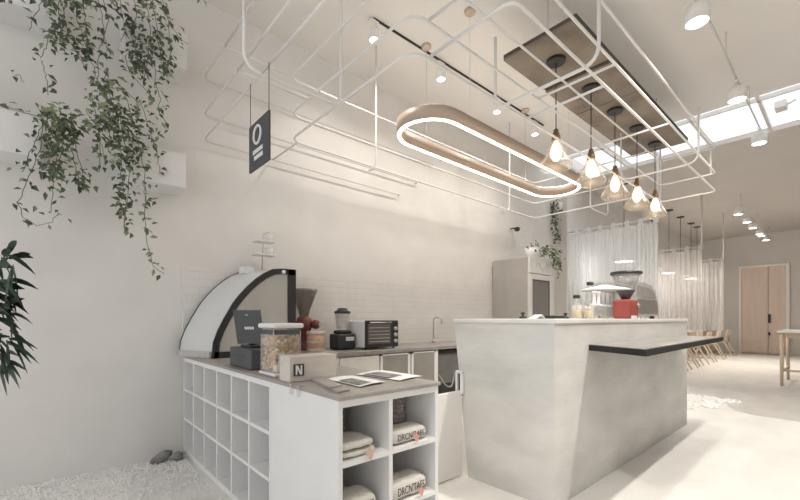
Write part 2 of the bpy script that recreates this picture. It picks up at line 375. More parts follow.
for px, py in ((430, 43), (472, 9), (529, 108), (574, 60)):
    c = at(px, py, z=CEIL)
    if px == 574: c = Vector((at(529, 108, z=CEIL).x, 2.3, CEIL))
    c.y = 2.285 if c.y < 2.5 else 2.875
    b = MB(); b.lathe([(.045, -.03), (.05, -.02), (.05, 0)], c, n=20); k = part(b, 'ceiling_cup', 'ringwood', o)
    b = MB(); b.tube([c+Vector((0, 0, -.03)), (c.x, c.y, RZ+.115)], .0022, 5); part(b, 'wire', 'greytube', k)

# --- black track on the ceiling with white spot cans
def track(x0, x1, y, z, m, label, w=.007):
    o = empty('light_track', (x0, y, z), label, 'light track')
    b = MB(); b.box(x0, x1, y-w, y+w, z-.018, z); part(b, 'rail', m, o); return o
t = track(2.27, 5.35, 2.93, CEIL, 'blackmetal', 'thin black spotlight track on the white ceiling above the ring light')
def spot(z0, r, h):
    o = empty('track_spotlight', (0, 0, 0), '', 'spotlight', '')
    b = MB(); b.tube([(0, 0, z0), (0, 0, z0-.09)], .012, 8); b.rbox(-.05, .05, -.016, .016, z0-.03, z0-.005, .004); part(b, 'bracket', 'whitetube', o)
    b = MB(); b.lathe([(.012, z0-.08), (r*.9, z0-.085), (r, z0-.10), (r, z0-.09-h), (r*.86, z0-.09-h)], n=24, caps=False); part(b, 'can', 'whitetube', o)
    b = MB(); b.lathe([(.0005, z0-.085-h+.006), (r*.86, z0-.085-h+.004), (r*.87, z0-.09-h)], n=24); part(b, 'lamp_face', 'lamp', o)
    return o
s0 = spot(0, .048, .10)
labs = ['white spotlight at the near end of the black ceiling track', 'white spotlight above the near end of the ring light', 'white spotlight on the black track above the middle of the ring light', 'white spotlight at the far end of the black ceiling track']
for i, px in enumerate((374, 441, 497, 535)):
    c = at(px, (43, 83, 115, 137)[i], Y=2.93); o = s0 if i == 0 else copy_tree(s0)
    o.location = (c.x, 2.93, CEIL-.02); o['label'] = labs[i]; o['group'] = 'spotlights on the black track'
    l = bpy.data.lights.new('spot', 'SPOT'); l.energy = 30; l.spot_size = R(130); l.spot_blend = .9; l.color = (1, .93, .84); l.shadow_soft_size = .05
    lo = bpy.data.objects.new('spot_light', l); COL.objects.link(lo); lo.location = (c.x, 2.93, CEIL-.26); lo.rotation_euler = (R(12), 0, 0)
# --- white track near the right, three big cans, on rods
TR_Z = 3.72
t = track(2.6, 7.2, .8, TR_Z, 'steel', 'slim white suspended spotlight track crossing below the skylight')
b = MB()
for x in (3.4, 4.95, 6.3):
    b = MB(); b.tube([(x, .8, TR_Z), (x, .8, CEIL)], .005, 6); part(b, 'hanger', 'greytube', t)
s1 = spot(0, .085, .12)
labs = ['big white spotlight cut by the top edge, nearest on the white track', 'big white spotlight just before the skylight', 'big white spotlight at the far end of the white track, past the skylight']
for i, x in enumerate((3.84, 5.52, 7.1)):
    o = s1 if i == 0 else copy_tree(s1); o.location = (x, .8, TR_Z-.02); o['label'] = labs[i]; o['group'] = 'spotlights on the white track'
    l = bpy.data.lights.new('spot', 'SPOT'); l.energy = 70; l.spot_size = R(140); l.spot_blend = .9; l.color = (1, .95, .88); l.shadow_soft_size = .08
    lo = bpy.data.objects.new('spot_light', l); COL.objects.link(lo); lo.location = (x, .8, TR_Z-.27)
# --- far track with six cans
fz = 3.55; fy = 1.62
t = track(11.3, 16.6, fy, fz+.1, 'greytube', 'distant suspended track carrying six small spotlights')
b = MB()
for x in (11.6, 14, 16.3):
    b = MB(); b.tube([(x, fy, fz+.1), (x, fy, CEIL)], .008, 6); part(b, 'hanger', 'greytube', t)
s2 = spot(0, .085, .1)
ordn = ['nearest and highest', 'second', 'third', 'fourth', 'fifth', 'farthest and lowest']
for i, px in enumerate((738.5, 747, 753, 759.5, 761.5, 766)):
    u = (px-CX)/F; x = fy*(FWD[0]+u*RGT[0])/(FWD[1]+u*RGT[1])
    o = s2 if i == 0 else copy_tree(s2); o.location = (x, fy, fz+.08); o['label'] = 'small distant white spotlight, %s of the six on the far track' % ordn[i]; o['group'] = 'six distant spotlights'
    if i % 2 == 0:
        l = bpy.data.lights.new('spot', 'SPOT'); l.energy = 300; l.spot_size = R(85); l.spot_blend = .8; l.color = (1, .92, .82); l.shadow_soft_size = .08
        lo = bpy.data.objects.new('spot_light', l); COL.objects.link(lo); lo.location = (x, fy, fz-.15)
# floodlight in the skylight
o = empty('floodlight', (7.2, .62, CEIL+.1), 'small white boxy floodlight fixed in the skylight opening', 'floodlight')
c = at(781, 106, z=CEIL+.05); o.location = c
b = MB(); b.rbox(c.x-.09, c.x+.09, c.y-.06, c.y+.06, c.z-.05, c.z+.05, .012); part(b, 'housing', 'offwhite', o)
b = MB(); b.tube([c+Vector((0, -.06, 0)), (c.x, c.y-.14, c.z+.03), (c.x, c.y-.14, CEIL+.07)], .012, 6); part(b, 'bracket', 'greytube', o)

# --- the white tube cage
Z1, Z2, Z3 = 2.70, 2.92, 3.235
cg = empty('tube_cage', (3.5, 2.2, Z1), 'hanging cage of white bent tubes in rounded loops above the counters', 'ceiling cage')
def tubepart(name, pts, rad=.1, closed=False, r=.0095, m='whitetube'):
    b = MB(); b.tube(rounded(pts, rad, closed) if rad else pts, r, 8, closed); return part(b, name, m, cg)
BX0, BX1, BY0, BY1 = 1.57, 5.6, 1.665, 3.22
AX0, AX1, AY0 = 1.69, 6.08, 1.08
CX0, CY1 = 1.01, 3.725
for k, z in enumerate((Z1, Z2, Z3)):
    if k < 2: tubepart('inner_loop', [(BX0, BY0, z), (BX1, BY0, z), (BX1, BY1, z), (BX0, BY1, z)], .13, True)
    else: tubepart('inner_loop', [(BX0, 1.0, z), (BX0, BY1, z), (BX1, BY1, z), (BX1, BY0, z), (BX0+.4, BY0, z)], .1)
    tubepart('front_loop', [(AX0 if k < 2 else 1.2, BY0-.02, z), (AX0 if k < 2 else 1.2, AY0, z), (AX1, AY0, z), (AX1, BY0, z), (BX1-.05, BY0, z)], .07)
    # outer loop; its grey run along the wall stands for shade, built as thin tubes
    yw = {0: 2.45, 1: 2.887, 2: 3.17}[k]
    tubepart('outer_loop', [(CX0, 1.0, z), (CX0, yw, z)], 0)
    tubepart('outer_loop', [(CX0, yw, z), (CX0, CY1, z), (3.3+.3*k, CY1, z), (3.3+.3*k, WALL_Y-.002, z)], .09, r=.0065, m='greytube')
tubepart('cross_tube', [(CX0, 3.17, Z3), (BX0, 3.17, Z3)], 0)
tubepart('cross_tube', [(CX0, 2.887, Z2), (BX0, 2.887, Z2)], 0)
tubepart('cross_tube', [(BX0+.07, BY1, Z1), (BX0+.07, CY1, Z1)], 0, r=.008, m='greytube')  # grey stub stands for a shadow line on the wall
for x, z in ((2.95, Z2), (4.21, Z2), (2.77, Z1)): tubepart('cross_tube', [(x, AY0, z), (x, BY0, z)], 0)
# upright bent frames
tubepart('upright_frame', [(.9, 2.46, Z3), (.9, 2.46, Z1), (1.6, 2.46, Z1), (1.6, 2.46, CEIL)], .1, r=.0115)
tubepart('upright_frame', [(2.48, 1.0, Z3), (2.48, 1.0, Z1), (2.48, 1.74, Z1), (2.48, 1.74, Z3)], .11, r=.0115)
tubepart('upright_frame', [(4.81, .99, Z3), (4.81, .99, Z1), (4.81, 1.7, Z1), (4.81, 1.7, Z3)], .11)
tubepart('upright_frame', [(5.67, 2.4, Z3), (5.67, 2.4, Z1), (6.28, 2.4, Z1), (6.28, 2.4, Z3)], .09)
tubepart('upright', [(2.52, BY1, CEIL), (2.52, BY1, Z1), (2.52, BY1+.12, Z1)], .06, r=.01)
tubepart('upright', [(4.93, BY1, CEIL), (4.93, BY1, Z1), (4.93, BY1+.12, Z1)], .06, r=.01)
tubepart('upright', [(AX1, BY0, CEIL), (AX1, BY0, Z1)], 0)
tubepart('upright', [(AX1, AY0+.05, Z3), (AX1, AY0+.05, Z2)], 0)
tubepart('top_rail', [(CX0, 2.0, Z3), (BX0, 2.0, Z3)], 0)

# --- hanging black sign
o = empty('hanging_sign', (1, 2.47, 2.26), 'small black sign board with round white emblem, hanging from the tube cage', 'sign')
sy0, sy1, sz0, sz1 = 2.315, 2.627, 2.11, 2.41
b = MB(); b.box(.994, 1.006, sy0, sy1, sz0, sz1); bd = part(b, 'board', 'charcoal', o)
b = MB()
for y in (sy0+.01, sy1-.01):
    b = MB(); b.tube([(1.0, y, sz1-.01), (1.0, y, Z1)], .0025, 5); part(b, 'cable', 'blackmetal', o)
b = MB(); cy, cz = 2.48, 2.315
b.tube([(.990, cy+.055*math.cos(a), cz+.055*math.sin(a)) for a in [2*math.pi*k/24 for k in range(24)]], .008, 6, True); part(b, 'emblem_ring', 'paper', bd)
b = MB()
for y0, y1, z0 in ((2.40, 2.56, 2.205), (2.40, 2.54, 2.165)):
    for k in range(5):
        ya = y0+(y1-y0)*k/5; b.box(.991, .994, ya+.004, ya+(y1-y0)/5-.004, z0, z0+.026)
part(b, 'lettering', 'paper', bd)

# ================================================================== BAR COUNTER
BT = 1.152
o = empty('bar_counter', (3.75, 1.5, 0), 'pale concrete bar counter standing in the middle of the room', 'bar counter')
b = MB(); x0, x1, y0, y1 = 2.29, 5.24, 1.183, 1.84
vs = [b.bm.verts.new(p) for p in ((x0, y0, 0), (x1, y0, 0), (x1, y1, 0), (x0, y1, 0), (x0, y0, BT-.03), (x1, y0, BT-.03), (x1, y1+.13, BT-.03), (x0, y1+.13, BT-.03))]
for f in ((3, 2, 1, 0), (4, 5, 6, 7), (0, 1, 5, 4), (1, 2, 6, 5), (2, 3, 7, 6), (3, 0, 4, 7)): b.bm.faces.new([vs[i] for i in f])
part(b, 'counter_body', 'concrete', o)
b = MB(); b.rbox(x0-.008, x1+.008, y0-.008, y1+.14, BT-.03, BT, .004, 1); part(b, 'counter_top', 'conctop', o)
# black ledge bar top on the side
o = empty('side_bar_ledge', (3.8, 1.0, .93), 'long black-edged bar ledge projecting from the side of the concrete counter', 'bar ledge')
poly = [(2.77, 1.182), (2.56, .77), (4.95, .82), (4.95, 1.182)]
b = MB(); b.prism([(x, y, .935) for x, y in poly], (0, 0, .038)); part(b, 'ledge_board', 'blackwood', o)
b = MB(); b.prism([(x+(.012 if i == 1 else 0), y+(.012 if i in (1, 2) else 0), .9731) for i, (x, y) in enumerate(poly)], (0, 0, .004)); part(b, 'ledge_surface', 'benchtop', o)
# latch on the counter corner
o = empty('wall_latch', (2.28, 1.93, .63), 'small white latch plate on the back edge of the concrete counter', 'latch')
b = MB(); yl = 1.905; zl = .585; xl = 2.285
b.rbox(xl-.03, xl, yl-.03, yl-.014, zl, zl+.18, .005); b.rbox(xl-.03, xl, yl+.014, yl+.03, zl, zl+.18, .005); b.rbox(xl-.03, xl, yl-.03, yl+.03, zl+.165, zl+.185, .005); b.rbox(xl-.03, xl, yl-.03, yl+.03, zl-.01, zl+.02, .005)
part(b, 'plate', 'white', o)
b = MB(); b.box(xl-.01, xl-.002, yl-.014, yl+.014, zl+.02, zl+.165); part(b, 'slot', 'black', o)
# low white gate
o = empty('low_gate', (1.9, 1.9, 0), 'low white gate panel between shelf unit and concrete counter', 'gate')
b = MB(); b.rbox(1.445, 2.278, 1.885, 1.91, .01, .625, .004, 1); part(b, 'gate_panel', 'offwhite', o)

# ================================================================== SHELF UNITS
UX0, UX1, UY0, UYm, UY1, UZ = .86, 1.435, 1.34, 1.978, 3.74, .825
T = .02
ZB = (.06, .32, .565)
o = empty('cubby_unit', (1.2, 2.9, 0), 'white cubbyhole cabinet with eighteen open boxes running to the wall', 'shelf unit')
b = MB(); b.box(UX0, UX1, UYm, UY1, UZ-.03, UZ); b.box(UX0+.02, UX1, UYm, UY1, 0, .04); b.box(UX1-T, UX1, UYm, UY1, .04, UZ-.03); b.box(UX0+.3, UX0+.315, UYm+T, UY1-T, .06, UZ-.03)
part(b, 'carcass', 'white', o)
NB = 6; st = (UY1-UYm-T)/NB
for k in range(NB+1):
    b = MB(); y = UYm+k*st; b.box(UX0, UX1-T, y, y+T, .04, UZ-.03); part(b, 'upright_panel', 'white', o)
for z in ZB:
    b = MB()
    for k in range(NB): b.box(UX0+.002, UX0+.3, UYm+k*st+T, UYm+(k+1)*st, z-T, z)
    part(b, 'shelf_board', 'white', o)
o = empty('end_shelf_unit', (1.2, 1.66, 0), 'white open shelf unit with folded cotton bags at the near counter end', 'shelf unit')
b = MB(); b.box(UX0, UX0+T, UY0, UYm-.002, 0, UZ-.03); b.box(UX1-T, UX1, UY0, UYm-.002, 0, UZ-.03); b.box(UX0, UX1, UY0, UYm-.002, UZ-.03, UZ); b.box(UX0+T, UX1-T, UYm-.02, UYm-.002, 0, UZ-.03)
part(b, 'carcass', 'white', o)
b = MB(); xm = 1.122; b.box(xm, xm+T, UY0, UYm-.02, 0, UZ-.03); part(b, 'divider', 'white', o)
for z in (.06, .315, .572):
    b = MB(); b.box(UX0+T, xm, UY0+.001, UYm-.02, z-T, z); b.box(xm+T, UX1-T, UY0+.001, UYm-.02, z-T, z); part(b, 'shelf_board', 'white', o)
DT = .842
b = MB(); b.rbox(UX0-.004, UX1+.01, UY0-.01, UY1+.01, UZ, DT, .003, 1); o = b.build('grey_worktop', M['deck'])
tag(o, 'grey washed wood worktop lying on the white shelf units', 'worktop')

# bags, rolls and tags in the end shelf
def bag(x0, x1, y0, y1, z, h, label, words=None, roll=True):
    o = empty('cotton_bag', ((x0+x1)/2, (y0+y1)/2, z), label, 'cotton bag', 'folded cotton bags in the end shelf')
    b = MB(); n = 14
    prof = []
    for k in range(n):
        a = 2*math.pi*k/n; e = .6
        prof.append((math.copysign(abs(math.cos(a))**e, math.cos(a))*(y1-y0)/2, math.copysign(abs(math.sin(a))**e, math.sin(a))*h/2))
    m = 9; rings = []
    for i in range(m):
        x = x0+(x1-x0)*i/(m-1); s = .82 if i in (0, m-1) else 1
        rings.append([b.bm.verts.new((x+random.uniform(-.002, .002), (y0+y1)/2+p[0]*s+random.uniform(-.003, .003), z+h/2+.001+max(-h/2, p[1]*s+random.uniform(-.002, .002)))) for p in prof])
    for i in range(m-1):
        for k in range(n):
            f = b.bm.faces.new((rings[i][k], rings[i][(k+1) % n], rings[i+1][(k+1) % n], rings[i+1][k])); f.smooth = True
    b.bm.faces.new(rings[0][::-1]); b.bm.faces.new(rings[-1]); cl = part(b, 'cloth', 'cloth', o)
    if words: text('lettering', words, min(.06, h*.62), ((x0+x1)/2, y0-.0045, z+h*.52), (R(90), 0, 0), 'ink', o, squash=(x1-x0)*.8/(len(words)*.62*min(.06, h*.62)))
    return o
L0, L1, R0, R1 = UX0+T+.012, xm-.05, xm+T+.015, UX1-T-.03
bag(L0, L1, UY0+.02, UY0+.2, .572, .028, 'plain folded cream bag, lower one of the pair on the upper left shelf')
bag(L0, L1-.01, UY0+.025, UY0+.2, .601, .036, 'plain folded cream bag, upper one of the pair on the upper left shelf')
bag(R0, R1, UY0+.02, UY0+.15, .572, .066, 'printed cream cotton bag on the upper right shelf, below the rope coil', "DRCN'TAES")
bag(L0, L1, UY0+.02, UY0+.18, .315, .085, 'printed cream cotton bag on the lower left shelf', "DRCN'TAES")
bag(R0, R1, UY0+.02, UY0+.16, .315, .085, 'printed cream cotton bag on the lower right shelf', "DRCN'TAES")
def roll(x, y, z, r, h, label):
    b = MB(); pts = []; turns = 7; n = 14*turns
    for k in range(n): a = 2*math.pi*k/14; pts.append((x+r*math.cos(a), y+r*math.sin(a), z+.012+(h-.024)*k/n))
    b.tube(pts, h/turns*.55, 6); b.lathe([(r*.9, 0), (r*.9, h-.01)], (x, y, z), 16)
    tag(b.build('rope_coil', M['rope']), label, 'rope coil')
roll(1.35, UY0+.225, .572, .036, .2, 'grey coil of rope standing behind the bag on the upper right shelf')
roll(1.035, UY0+.3, .572, .034, .2, 'dark coil of rope at the far left of the upper left shelf')
def card_tag(x, z, s, m, label):
    o = empty('price_tag', (x, UY0-.006, z), label, 'tag', 'small card tags on the shelf fronts')
    b = MB(); c = Vector((x, UY0-.006, z)); b.prism([c+Vector(p)*s for p in ((-1, 0, .15), (-.2, 0, 1), (.8, 0, .25), (.1, 0, -1.1))], (0, .002, 0)); part(b, 'card', m, o)
    b = MB(); b.tube([c+Vector((-.1*s, 0, .8*s)), c+Vector((-.05*s, .004, 1.5*s))], .0015, 5); part(b, 'string', 'kraft', o)
card_tag(at(370, 453, Y=UY0).x, at(370, 453, Y=UY0).z, .028, 'kraft', 'beige diamond card tag on the upper left shelf edge')
card_tag(at(416, 437, Y=UY0).x, at(416, 437, Y=UY0).z, .022, 'pinktag', 'pink card tag on the upper right shelf edge')
card_tag(at(421, 491, Y=UY0).x, at(421, 491, Y=UY0).z, .022, 'pinktag', 'pink card tag on the lower right shelf edge')

# ================================================================== DISPLAY CASE ON THE WORKTOP
CY0, CY1c = 3.27, 3.73
prof = [at(px, py, Y=CY0) for px, py in ((211.6, 355), (213.5, 342), (218, 330), (224, 318.5), (233, 303), (240, 294), (247.5, 286), (256, 278.5), (264, 273), (273, 269), (283, 268.5), (294, 269.6))]
prof = [(p.x, p.z) for p in prof]; prof[0] = (prof[0][0], DT); XR = 1.655; prof[-1] = (XR, prof[-1][1])
ZT = prof[-1][1]
o = empty('display_case', (1.3, 3.5, DT), 'black framed curved-glass cake display case against the wall', 'display case')
def arch(y, sx_=0):
    b = MB(); n = len(prof); inn = []
    for i, (x, z) in enumerate(prof):
        a = Vector(prof[max(i-1, 0)]); c = Vector(prof[min(i+1, n-1)]); t = (c-a).normalized(); nn = Vector((t.y, -t.x)); w_ = .05
        q = Vector((x, z))+nn*w_
        if i == 0: q = Vector((x+w_, DT))
        inn.append((q.x, q.y))
    for i in range(n-1):
        b.prism([(prof[i][0], y, prof[i][1]), (prof[i+1][0], y, prof[i+1][1]), (inn[i+1][0], y, inn[i+1][1]), (inn[i][0], y, inn[i][1])], (0, .02, 0))
    b.box(XR-.075, XR, y, y+.02, DT, ZT); b.box(prof[0][0]+.02, XR, y, y+.02, DT, DT+.05)
    bmesh.ops.remove_doubles(b.bm, verts=b.bm.verts[:], dist=.0002)
    for v in b.bm.verts: v.co.x += sx_
    return b
part(arch(CY0), 'side_frame', 'black', o); part(arch(CY1c-.02, -.13), 'side_frame', 'black', o)
b = MB(); b.strip([(x+.004, CY0+.02, z-.002) for x, z in prof], [(x+.004-.13, CY1c-.02, z-.002) for x, z in prof]); part(b, 'curved_glass', 'caseglass', o)
b = MB(); ins = [(x+.03, z-.02) for x, z in prof[:-1]]+[(XR-.05, ZT-.03), (XR-.05, DT+.03)]; ins[0] = (ins[0][0], DT+.03)
b.prism([(x, CY0+.008, z) for x, z in ins], (0, .004, 0)); part(b, 'side_glass', 'sideglass', o)
b = MB(); b.prism([(XR-.02, CY0+.02, DT+.05), (XR, CY0+.02, DT+.05), (XR-.13, CY1c-.02, DT+.05), (XR-.15, CY1c-.02, DT+.05)], (0, 0, ZT-DT-.05)); part(b, 'back_panel', 'offwhite', o)
for z in (1.1, 1.3):
    b = MB(); b.box(1.15 if z < 1.2 else 1.28, XR-.17, CY0+.03, CY1c-.03, z, z+.008); part(b, 'inner_shelf', 'acrylic', o)
b = MB(); b.prism([(prof[0][0]+.014, CY0+.021, DT+.001), (XR-.02, CY0+.021, DT+.001), (XR-.15, CY1c-.021, DT+.001), (prof[0][0]-.116, CY1c-.021, DT+.001)], (0, 0, .045)); part(b, 'case_base', 'steel', o)
p = at(283.5, 272, Y=CY0); b = MB(); b.lathe([(.017, 0), (.017, .008), (.0005, .01)], (p.x, CY0, p.z), 16, axis=(0, -1, 0)); part(b, 'hinge_button', 'white', o)
b = MB(); b.prism([(prof[0][0]-.012, CY0+.02, DT+.001), (prof[0][0]+.012, CY0+.02, DT+.001), (prof[0][0]-.118, CY1c-.02, DT+.001), (prof[0][0]-.142, CY1c-.02, DT+.001)], (0, 0, .05)); part(b, 'front_rail', 'steel', o)
# stand with cups on the case
o = empty('cup_stand', (1.45, 3.6, ZT), 'slim two-tier cup stand on top of the display case', 'stand')
sx = at(262, 270, Y=3.62).x
b = MB(); b.tube(rounded([(sx, 3.62, ZT+.004), (sx+.012, 3.62, ZT+.36), (sx+.07, 3.62, ZT+.375)], .03), .006, 8); b.lathe([(.05, .002), (.05, .008)], (sx, 3.62, ZT), 16); part(b, 'pole', 'steel', o)
for z in (ZT+.15, ZT+.275):
    b = MB(); b.rbox(sx-.075, sx+.11, 3.56, 3.69, z, z+.014, .004, 1); part(b, 'tier', 'white', o)
for z, l in ((ZT+.165, 'small white cup on the lower tier of the cup stand'), (ZT+.29, 'small white cup on the upper tier of the cup stand')):
    c = empty('white_cup', (sx+.065, 3.62, z), l, 'cup', 'cups on the stand'); b = MB()
    b.lathe([(.028, 0), (.036, .02), (.038, .06), (.034, .06), (.03, .01)], (sx+.065, 3.62, z), 18); part(b, 'cup_body', 'white', c)
    b = MB(); b.tube([(sx+.10, 3.62, z+.045), (sx+.118, 3.62, z+.04), (sx+.118, 3.62, z+.022), (sx+.098, 3.62, z+.017)], .004, 6); part(b, 'cup_handle', 'white', c)
c0 = at(247, 272, Y=3.62)
o = empty('white_box', (c0.x, 3.62, ZT), 'white paper box lying on the display case left of the cup stand', 'box')
b = MB(); b.rbox(c0.x-.05, c0.x+.04, 3.56, 3.68, ZT-.03, ZT+.028, .004, 1); bx_ = part(b, 'carton', 'white', o)
b = MB(); b.box(c0.x-.052, c0.x+.042, 3.558, 3.682, ZT+.016, ZT+.03); part(b, 'lid', 'white', bx_)

# ================================================================== THINGS ON THE WORKTOP
# cash drawer base and touch screen
o = empty('receipt_printer', (1.02, 2.28, DT), 'low black printer box on the worktop under the touch screen', 'printer')
b = MB(); b.rbox(.905, 1.11, 2.36, 2.73, DT, DT+.125, .008); part(b, 'housing', 'charcoal', o)
b = MB(); b.box(.903, .906, 2.45, 2.66, DT+.075, DT+.082); part(b, 'paper_slot', 'black', o)
o = empty('point_of_sale_screen', (1.0, 2.4, DT+.125), 'tilted dark touch screen standing on the black printer, pale mark on its back', 'touch screen')
def onscreen(v, t=0):    # v across and up the tilted screen, t thickness
    r_ = Vector((.83, -.56, 0)); n_ = Vector((-.56, -.83, 0)); u_ = (Vector((0, 0, 1))-r_*.2+n_*-.22).normalized()
    return Vector((.985, 2.55, DT+.15))+r_*v[0]+u_*v[1]+n_*t
def slab(b, x0, x1, y0, y1, t0, t1): b.prism([onscreen(q, t0) for q in ((x0, y0), (x1, y0), (x1, y1), (x0, y1))], onscreen((0, 0), t1)-onscreen((0, 0), t0))
b = MB(); slab(b, -.085, .085, 0, .225, 0, .018); sc_ = part(b, 'screen', 'charcoal', o)
b = MB(); b.tube([(1.0, 2.57, DT+.13), (.99, 2.59, DT+.2)], .022, 10); b.rbox(.945, 1.07, 2.47, 2.65, DT+.125, DT+.142, .004); part(b, 'foot', 'black', o)
b = MB()
for k in range(4): slab(b, -.028+.015*k, -.016+.015*k, .095, .113, .018, .019)
slab(b, -.012, .004, .19, .194, .018, .019)
part(b, 'mark', 'greytube', sc_)
# clear snack container
kx, ky, hx_, hy_ = .97, 2.1, .082, .102
o = empty('snack_container', (kx, ky, DT), 'clear container full of amber and cream pieces with a dark label under its lid', 'container')
def kbox(g, z0, z1, r): b = MB(); b.rbox(kx-hx_-g, kx+hx_+g, ky-hy_-g, ky+hy_+g, z0, z1, r, 3); return b
part(kbox(0, DT+.002, DT+.26, .025), 'clear_wall', 'acrylic', o)
part(kbox(.006, DT+.258, DT+.285, .011), 'lid', 'white', o)
b = MB(); b.box(kx-hx_-.002, kx+hx_-.02, ky-hy_-.004, ky-hy_-.001, DT+.225, DT+.25); b.box(kx-hx_-.004, kx-hx_-.001, ky-hy_+.02, ky+hy_-.03, DT+.225, DT+.25); part(b, 'label_band', 'charcoal', o)
part(kbox(.002, DT+.001, DT+.02, .009), 'base_band', 'white', o)
random.seed(3); ba, bc = MB(), MB()
for k in range(620):
    fx__, fy__ = random.uniform(-1, 1), random.uniform(-1, 1)
    if max(abs(fx__), abs(fy__)) < .62: continue
    q = (kx+fx__*(hx_-.016), ky+fy__*(hy_-.016), DT+random.uniform(.03, .21)); r = random.uniform(.008, .015)
    (bc if random.random() < .2 else ba).blob(q, r, 1, .3)
bc.blob((kx-.045, ky-.075, DT+.05), .03, 2, .05)
ob = part(ba, 'amber_pieces', 'snack', o); ob['kind'] = 'stuff'
ob = part(bc, 'cream_pieces', 'snackpale', o); ob['kind'] = 'stuff'
# pale box with emblem
o = empty('pale_box', (1.0, 1.84, DT), 'pale wooden box with a dark square emblem, in a clear sleeve on the worktop', 'box')
b = MB(); b.rbox(.872, 1.135, 1.79, 1.9, DT, DT+.125, .003, 1); bb = part(b, 'box_body', 'boxwood', o)
b = MB(); b.rbox(.866, 1.141, 1.784, 1.906, DT+.001, DT+.138, .003, 1); part(b, 'clear_sleeve', 'acrylic', o)
b = MB(); b.box(.89, .945, 1.7815, 1.7835, DT+.03, DT+.088); part(b, 'emblem', 'ink', o)
b = MB(); b.box(.900, .908, 1.779, 1.7815, DT+.036, DT+.082); b.box(.926, .934, 1.779, 1.7815, DT+.036, DT+.082); b.box(.913, .921, 1.779, 1.7815, DT+.036, DT+.082, rot=(0, R(-22), 0)); part(b, 'emblem_mark', 'paper', o)
# clear clips on the worktop edge
for i, yy in enumerate((1.735, 1.66)):
    o = empty('acrylic_clip', (.85, yy, DT), ('far' if i == 0 else 'near')+' one of two small clear clips on the worktop edge below the pale box', 'clip', 'clear clips')
    b = MB(); b.prism([(.88, yy-.012, DT+.001), (.88, yy-.012, DT+.006), (.849, yy-.012, DT+.006), (.849, yy-.012, DT-.045), (.854, yy-.012, DT-.045), (.854, yy-.012, DT+.001)], (0, .024, 0)); part(b, 'clip_body', 'acrylic', o)
# wood samples and leaflets
def leaflet(pts, z, label, dark):
    o = empty('printed_leaflet', (sum(p[0] for p in pts)/4, sum(p[1] for p in pts)/4, z), label, 'leaflet', 'leaflets on the worktop')
    P = [Vector((p[0], p[1], z)) for p in pts]
    def lerp(u, v): return P[0].lerp(P[1], u).lerp(P[3].lerp(P[2], u), v)
    b = MB(); n = 6
    A = [lerp(i/n, 0)+Vector((0, 0, .004*math.sin(math.pi*i/n))) for i in range(n+1)]; B = [lerp(i/n, 1)+Vector((0, 0, .004*math.sin(math.pi*i/n))) for i in range(n+1)]
    b.strip(A, B); sh = part(b, 'sheet', 'paper', o)
    b = MB(); u0, u1, v0, v1 = dark
    zz = Vector((0, 0, .0055)); b.quad(lerp(u0, v0)+zz, lerp(u1, v0)+zz, lerp(u1, v1)+zz, lerp(u0, v1)+zz); part(b, 'picture', 'greyink', sh)
def pq(*q): return [tuple(at(x, y, z=DT)[:2]) for x, y in q]
leaflet(pq((326, 380), (352, 376.5), (386, 383), (360, 388)), DT+.006, 'white leaflet with grey picture, nearer the worktop corner', (.05, .55, .35, .92))
leaflet(pq((356, 375), (383, 371), (423, 377), (400, 381.5)), DT+.005, 'white leaflet with dark picture, farther from the worktop corner', (.02, .6, .15, .75))
P = pq((312, 382), (325, 380.5), (350, 391), (338, 394))
o = empty('wood_sample', (.95, 1.55, DT), 'flat grey-brown wood strip lying at the near worktop corner beside the leaflets', 'wood strip')
b = MB(); b.prism([(x, y, DT+.001) for x, y in P], (0, 0, .008)); b.prism([(x+.012, y+.03, DT+.0095) for x, y in P[:2]]+[(P[2][0]+.012, P[2][1]+.08, DT+.0095), (P[3][0]+.012, P[3][1]+.08, DT+.0095)], (0, 0, .006)); part(b, 'strip', 'deck', o)

# ================================================================== BACK COUNTER ALONG THE WALL
KX0, KX1, KY0 = 1.455, 4.9, 3.14
o = empty('back_counter', (3.0, 3.45, 0), 'low kitchen counter along the brick wall with white and grey fronts', 'kitchen counter')
b = MB(); b.box(KX0, 3.33, KY0+.03, WALL_Y-.015, .08, .80); b.box(3.33, 3.36, KY0, WALL_Y-.015, .0, .80); b.box(3.86, KX1, KY0+.03, WALL_Y-.015, .08, .80); b.box(KX0, 3.33, KY0+.08, WALL_Y-.1, 0, .08); part(b, 'carcass', 'offwhite', o)
b = MB(); b.rbox(KX0, KX1, KY0-.02, WALL_Y-.013, .80, .84, .004, 1); part(b, 'counter_top', 'worktop', o)
xs = [KX0, 2.03, 2.5]
for i in range(2):
    b = MB(); b.rbox(xs[i]+.004, xs[i+1]-.004, KY0, KY0+.03, .1, .785, .003, 1); dd = part(b, 'door', 'offwhite', o)
for x0, x1 in ((2.52, 2.915), (2.95, 3.325)):
    b = MB(); b.box(x0+.02, x1-.02, KY0+.004, KY0+.03, .11, .775); dd = part(b, 'door', 'doorgrey', o); dd['label'] = 'grey door'
    b = MB(); b.box(x0, x0+.022, KY0-.002, KY0+.03, .09, .79); b.box(x1-.022, x1, KY0-.002, KY0+.03, .09, .79); b.box(x0, x1, KY0-.002, KY0+.03, .775, .79); b.box(x0, x1, KY0-.002, KY0+.03, .09, .105); part(b, 'door_frame', 'white', dd)
o = empty('undercounter_machine', (3.6, 3.4, 0), 'black machine with a looping hose under the kitchen counter beside the bar', 'machine')
b = MB(); b.rbox(3.39, 3.84, KY0+.08, 3.7, .02, .78, .01); part(b, 'housing', 'black', o)
b = MB(); b.rbox(3.42, 3.80, KY0+.065, KY0+.085, .38, .74, .006); part(b, 'front_panel', 'darkglass', o)
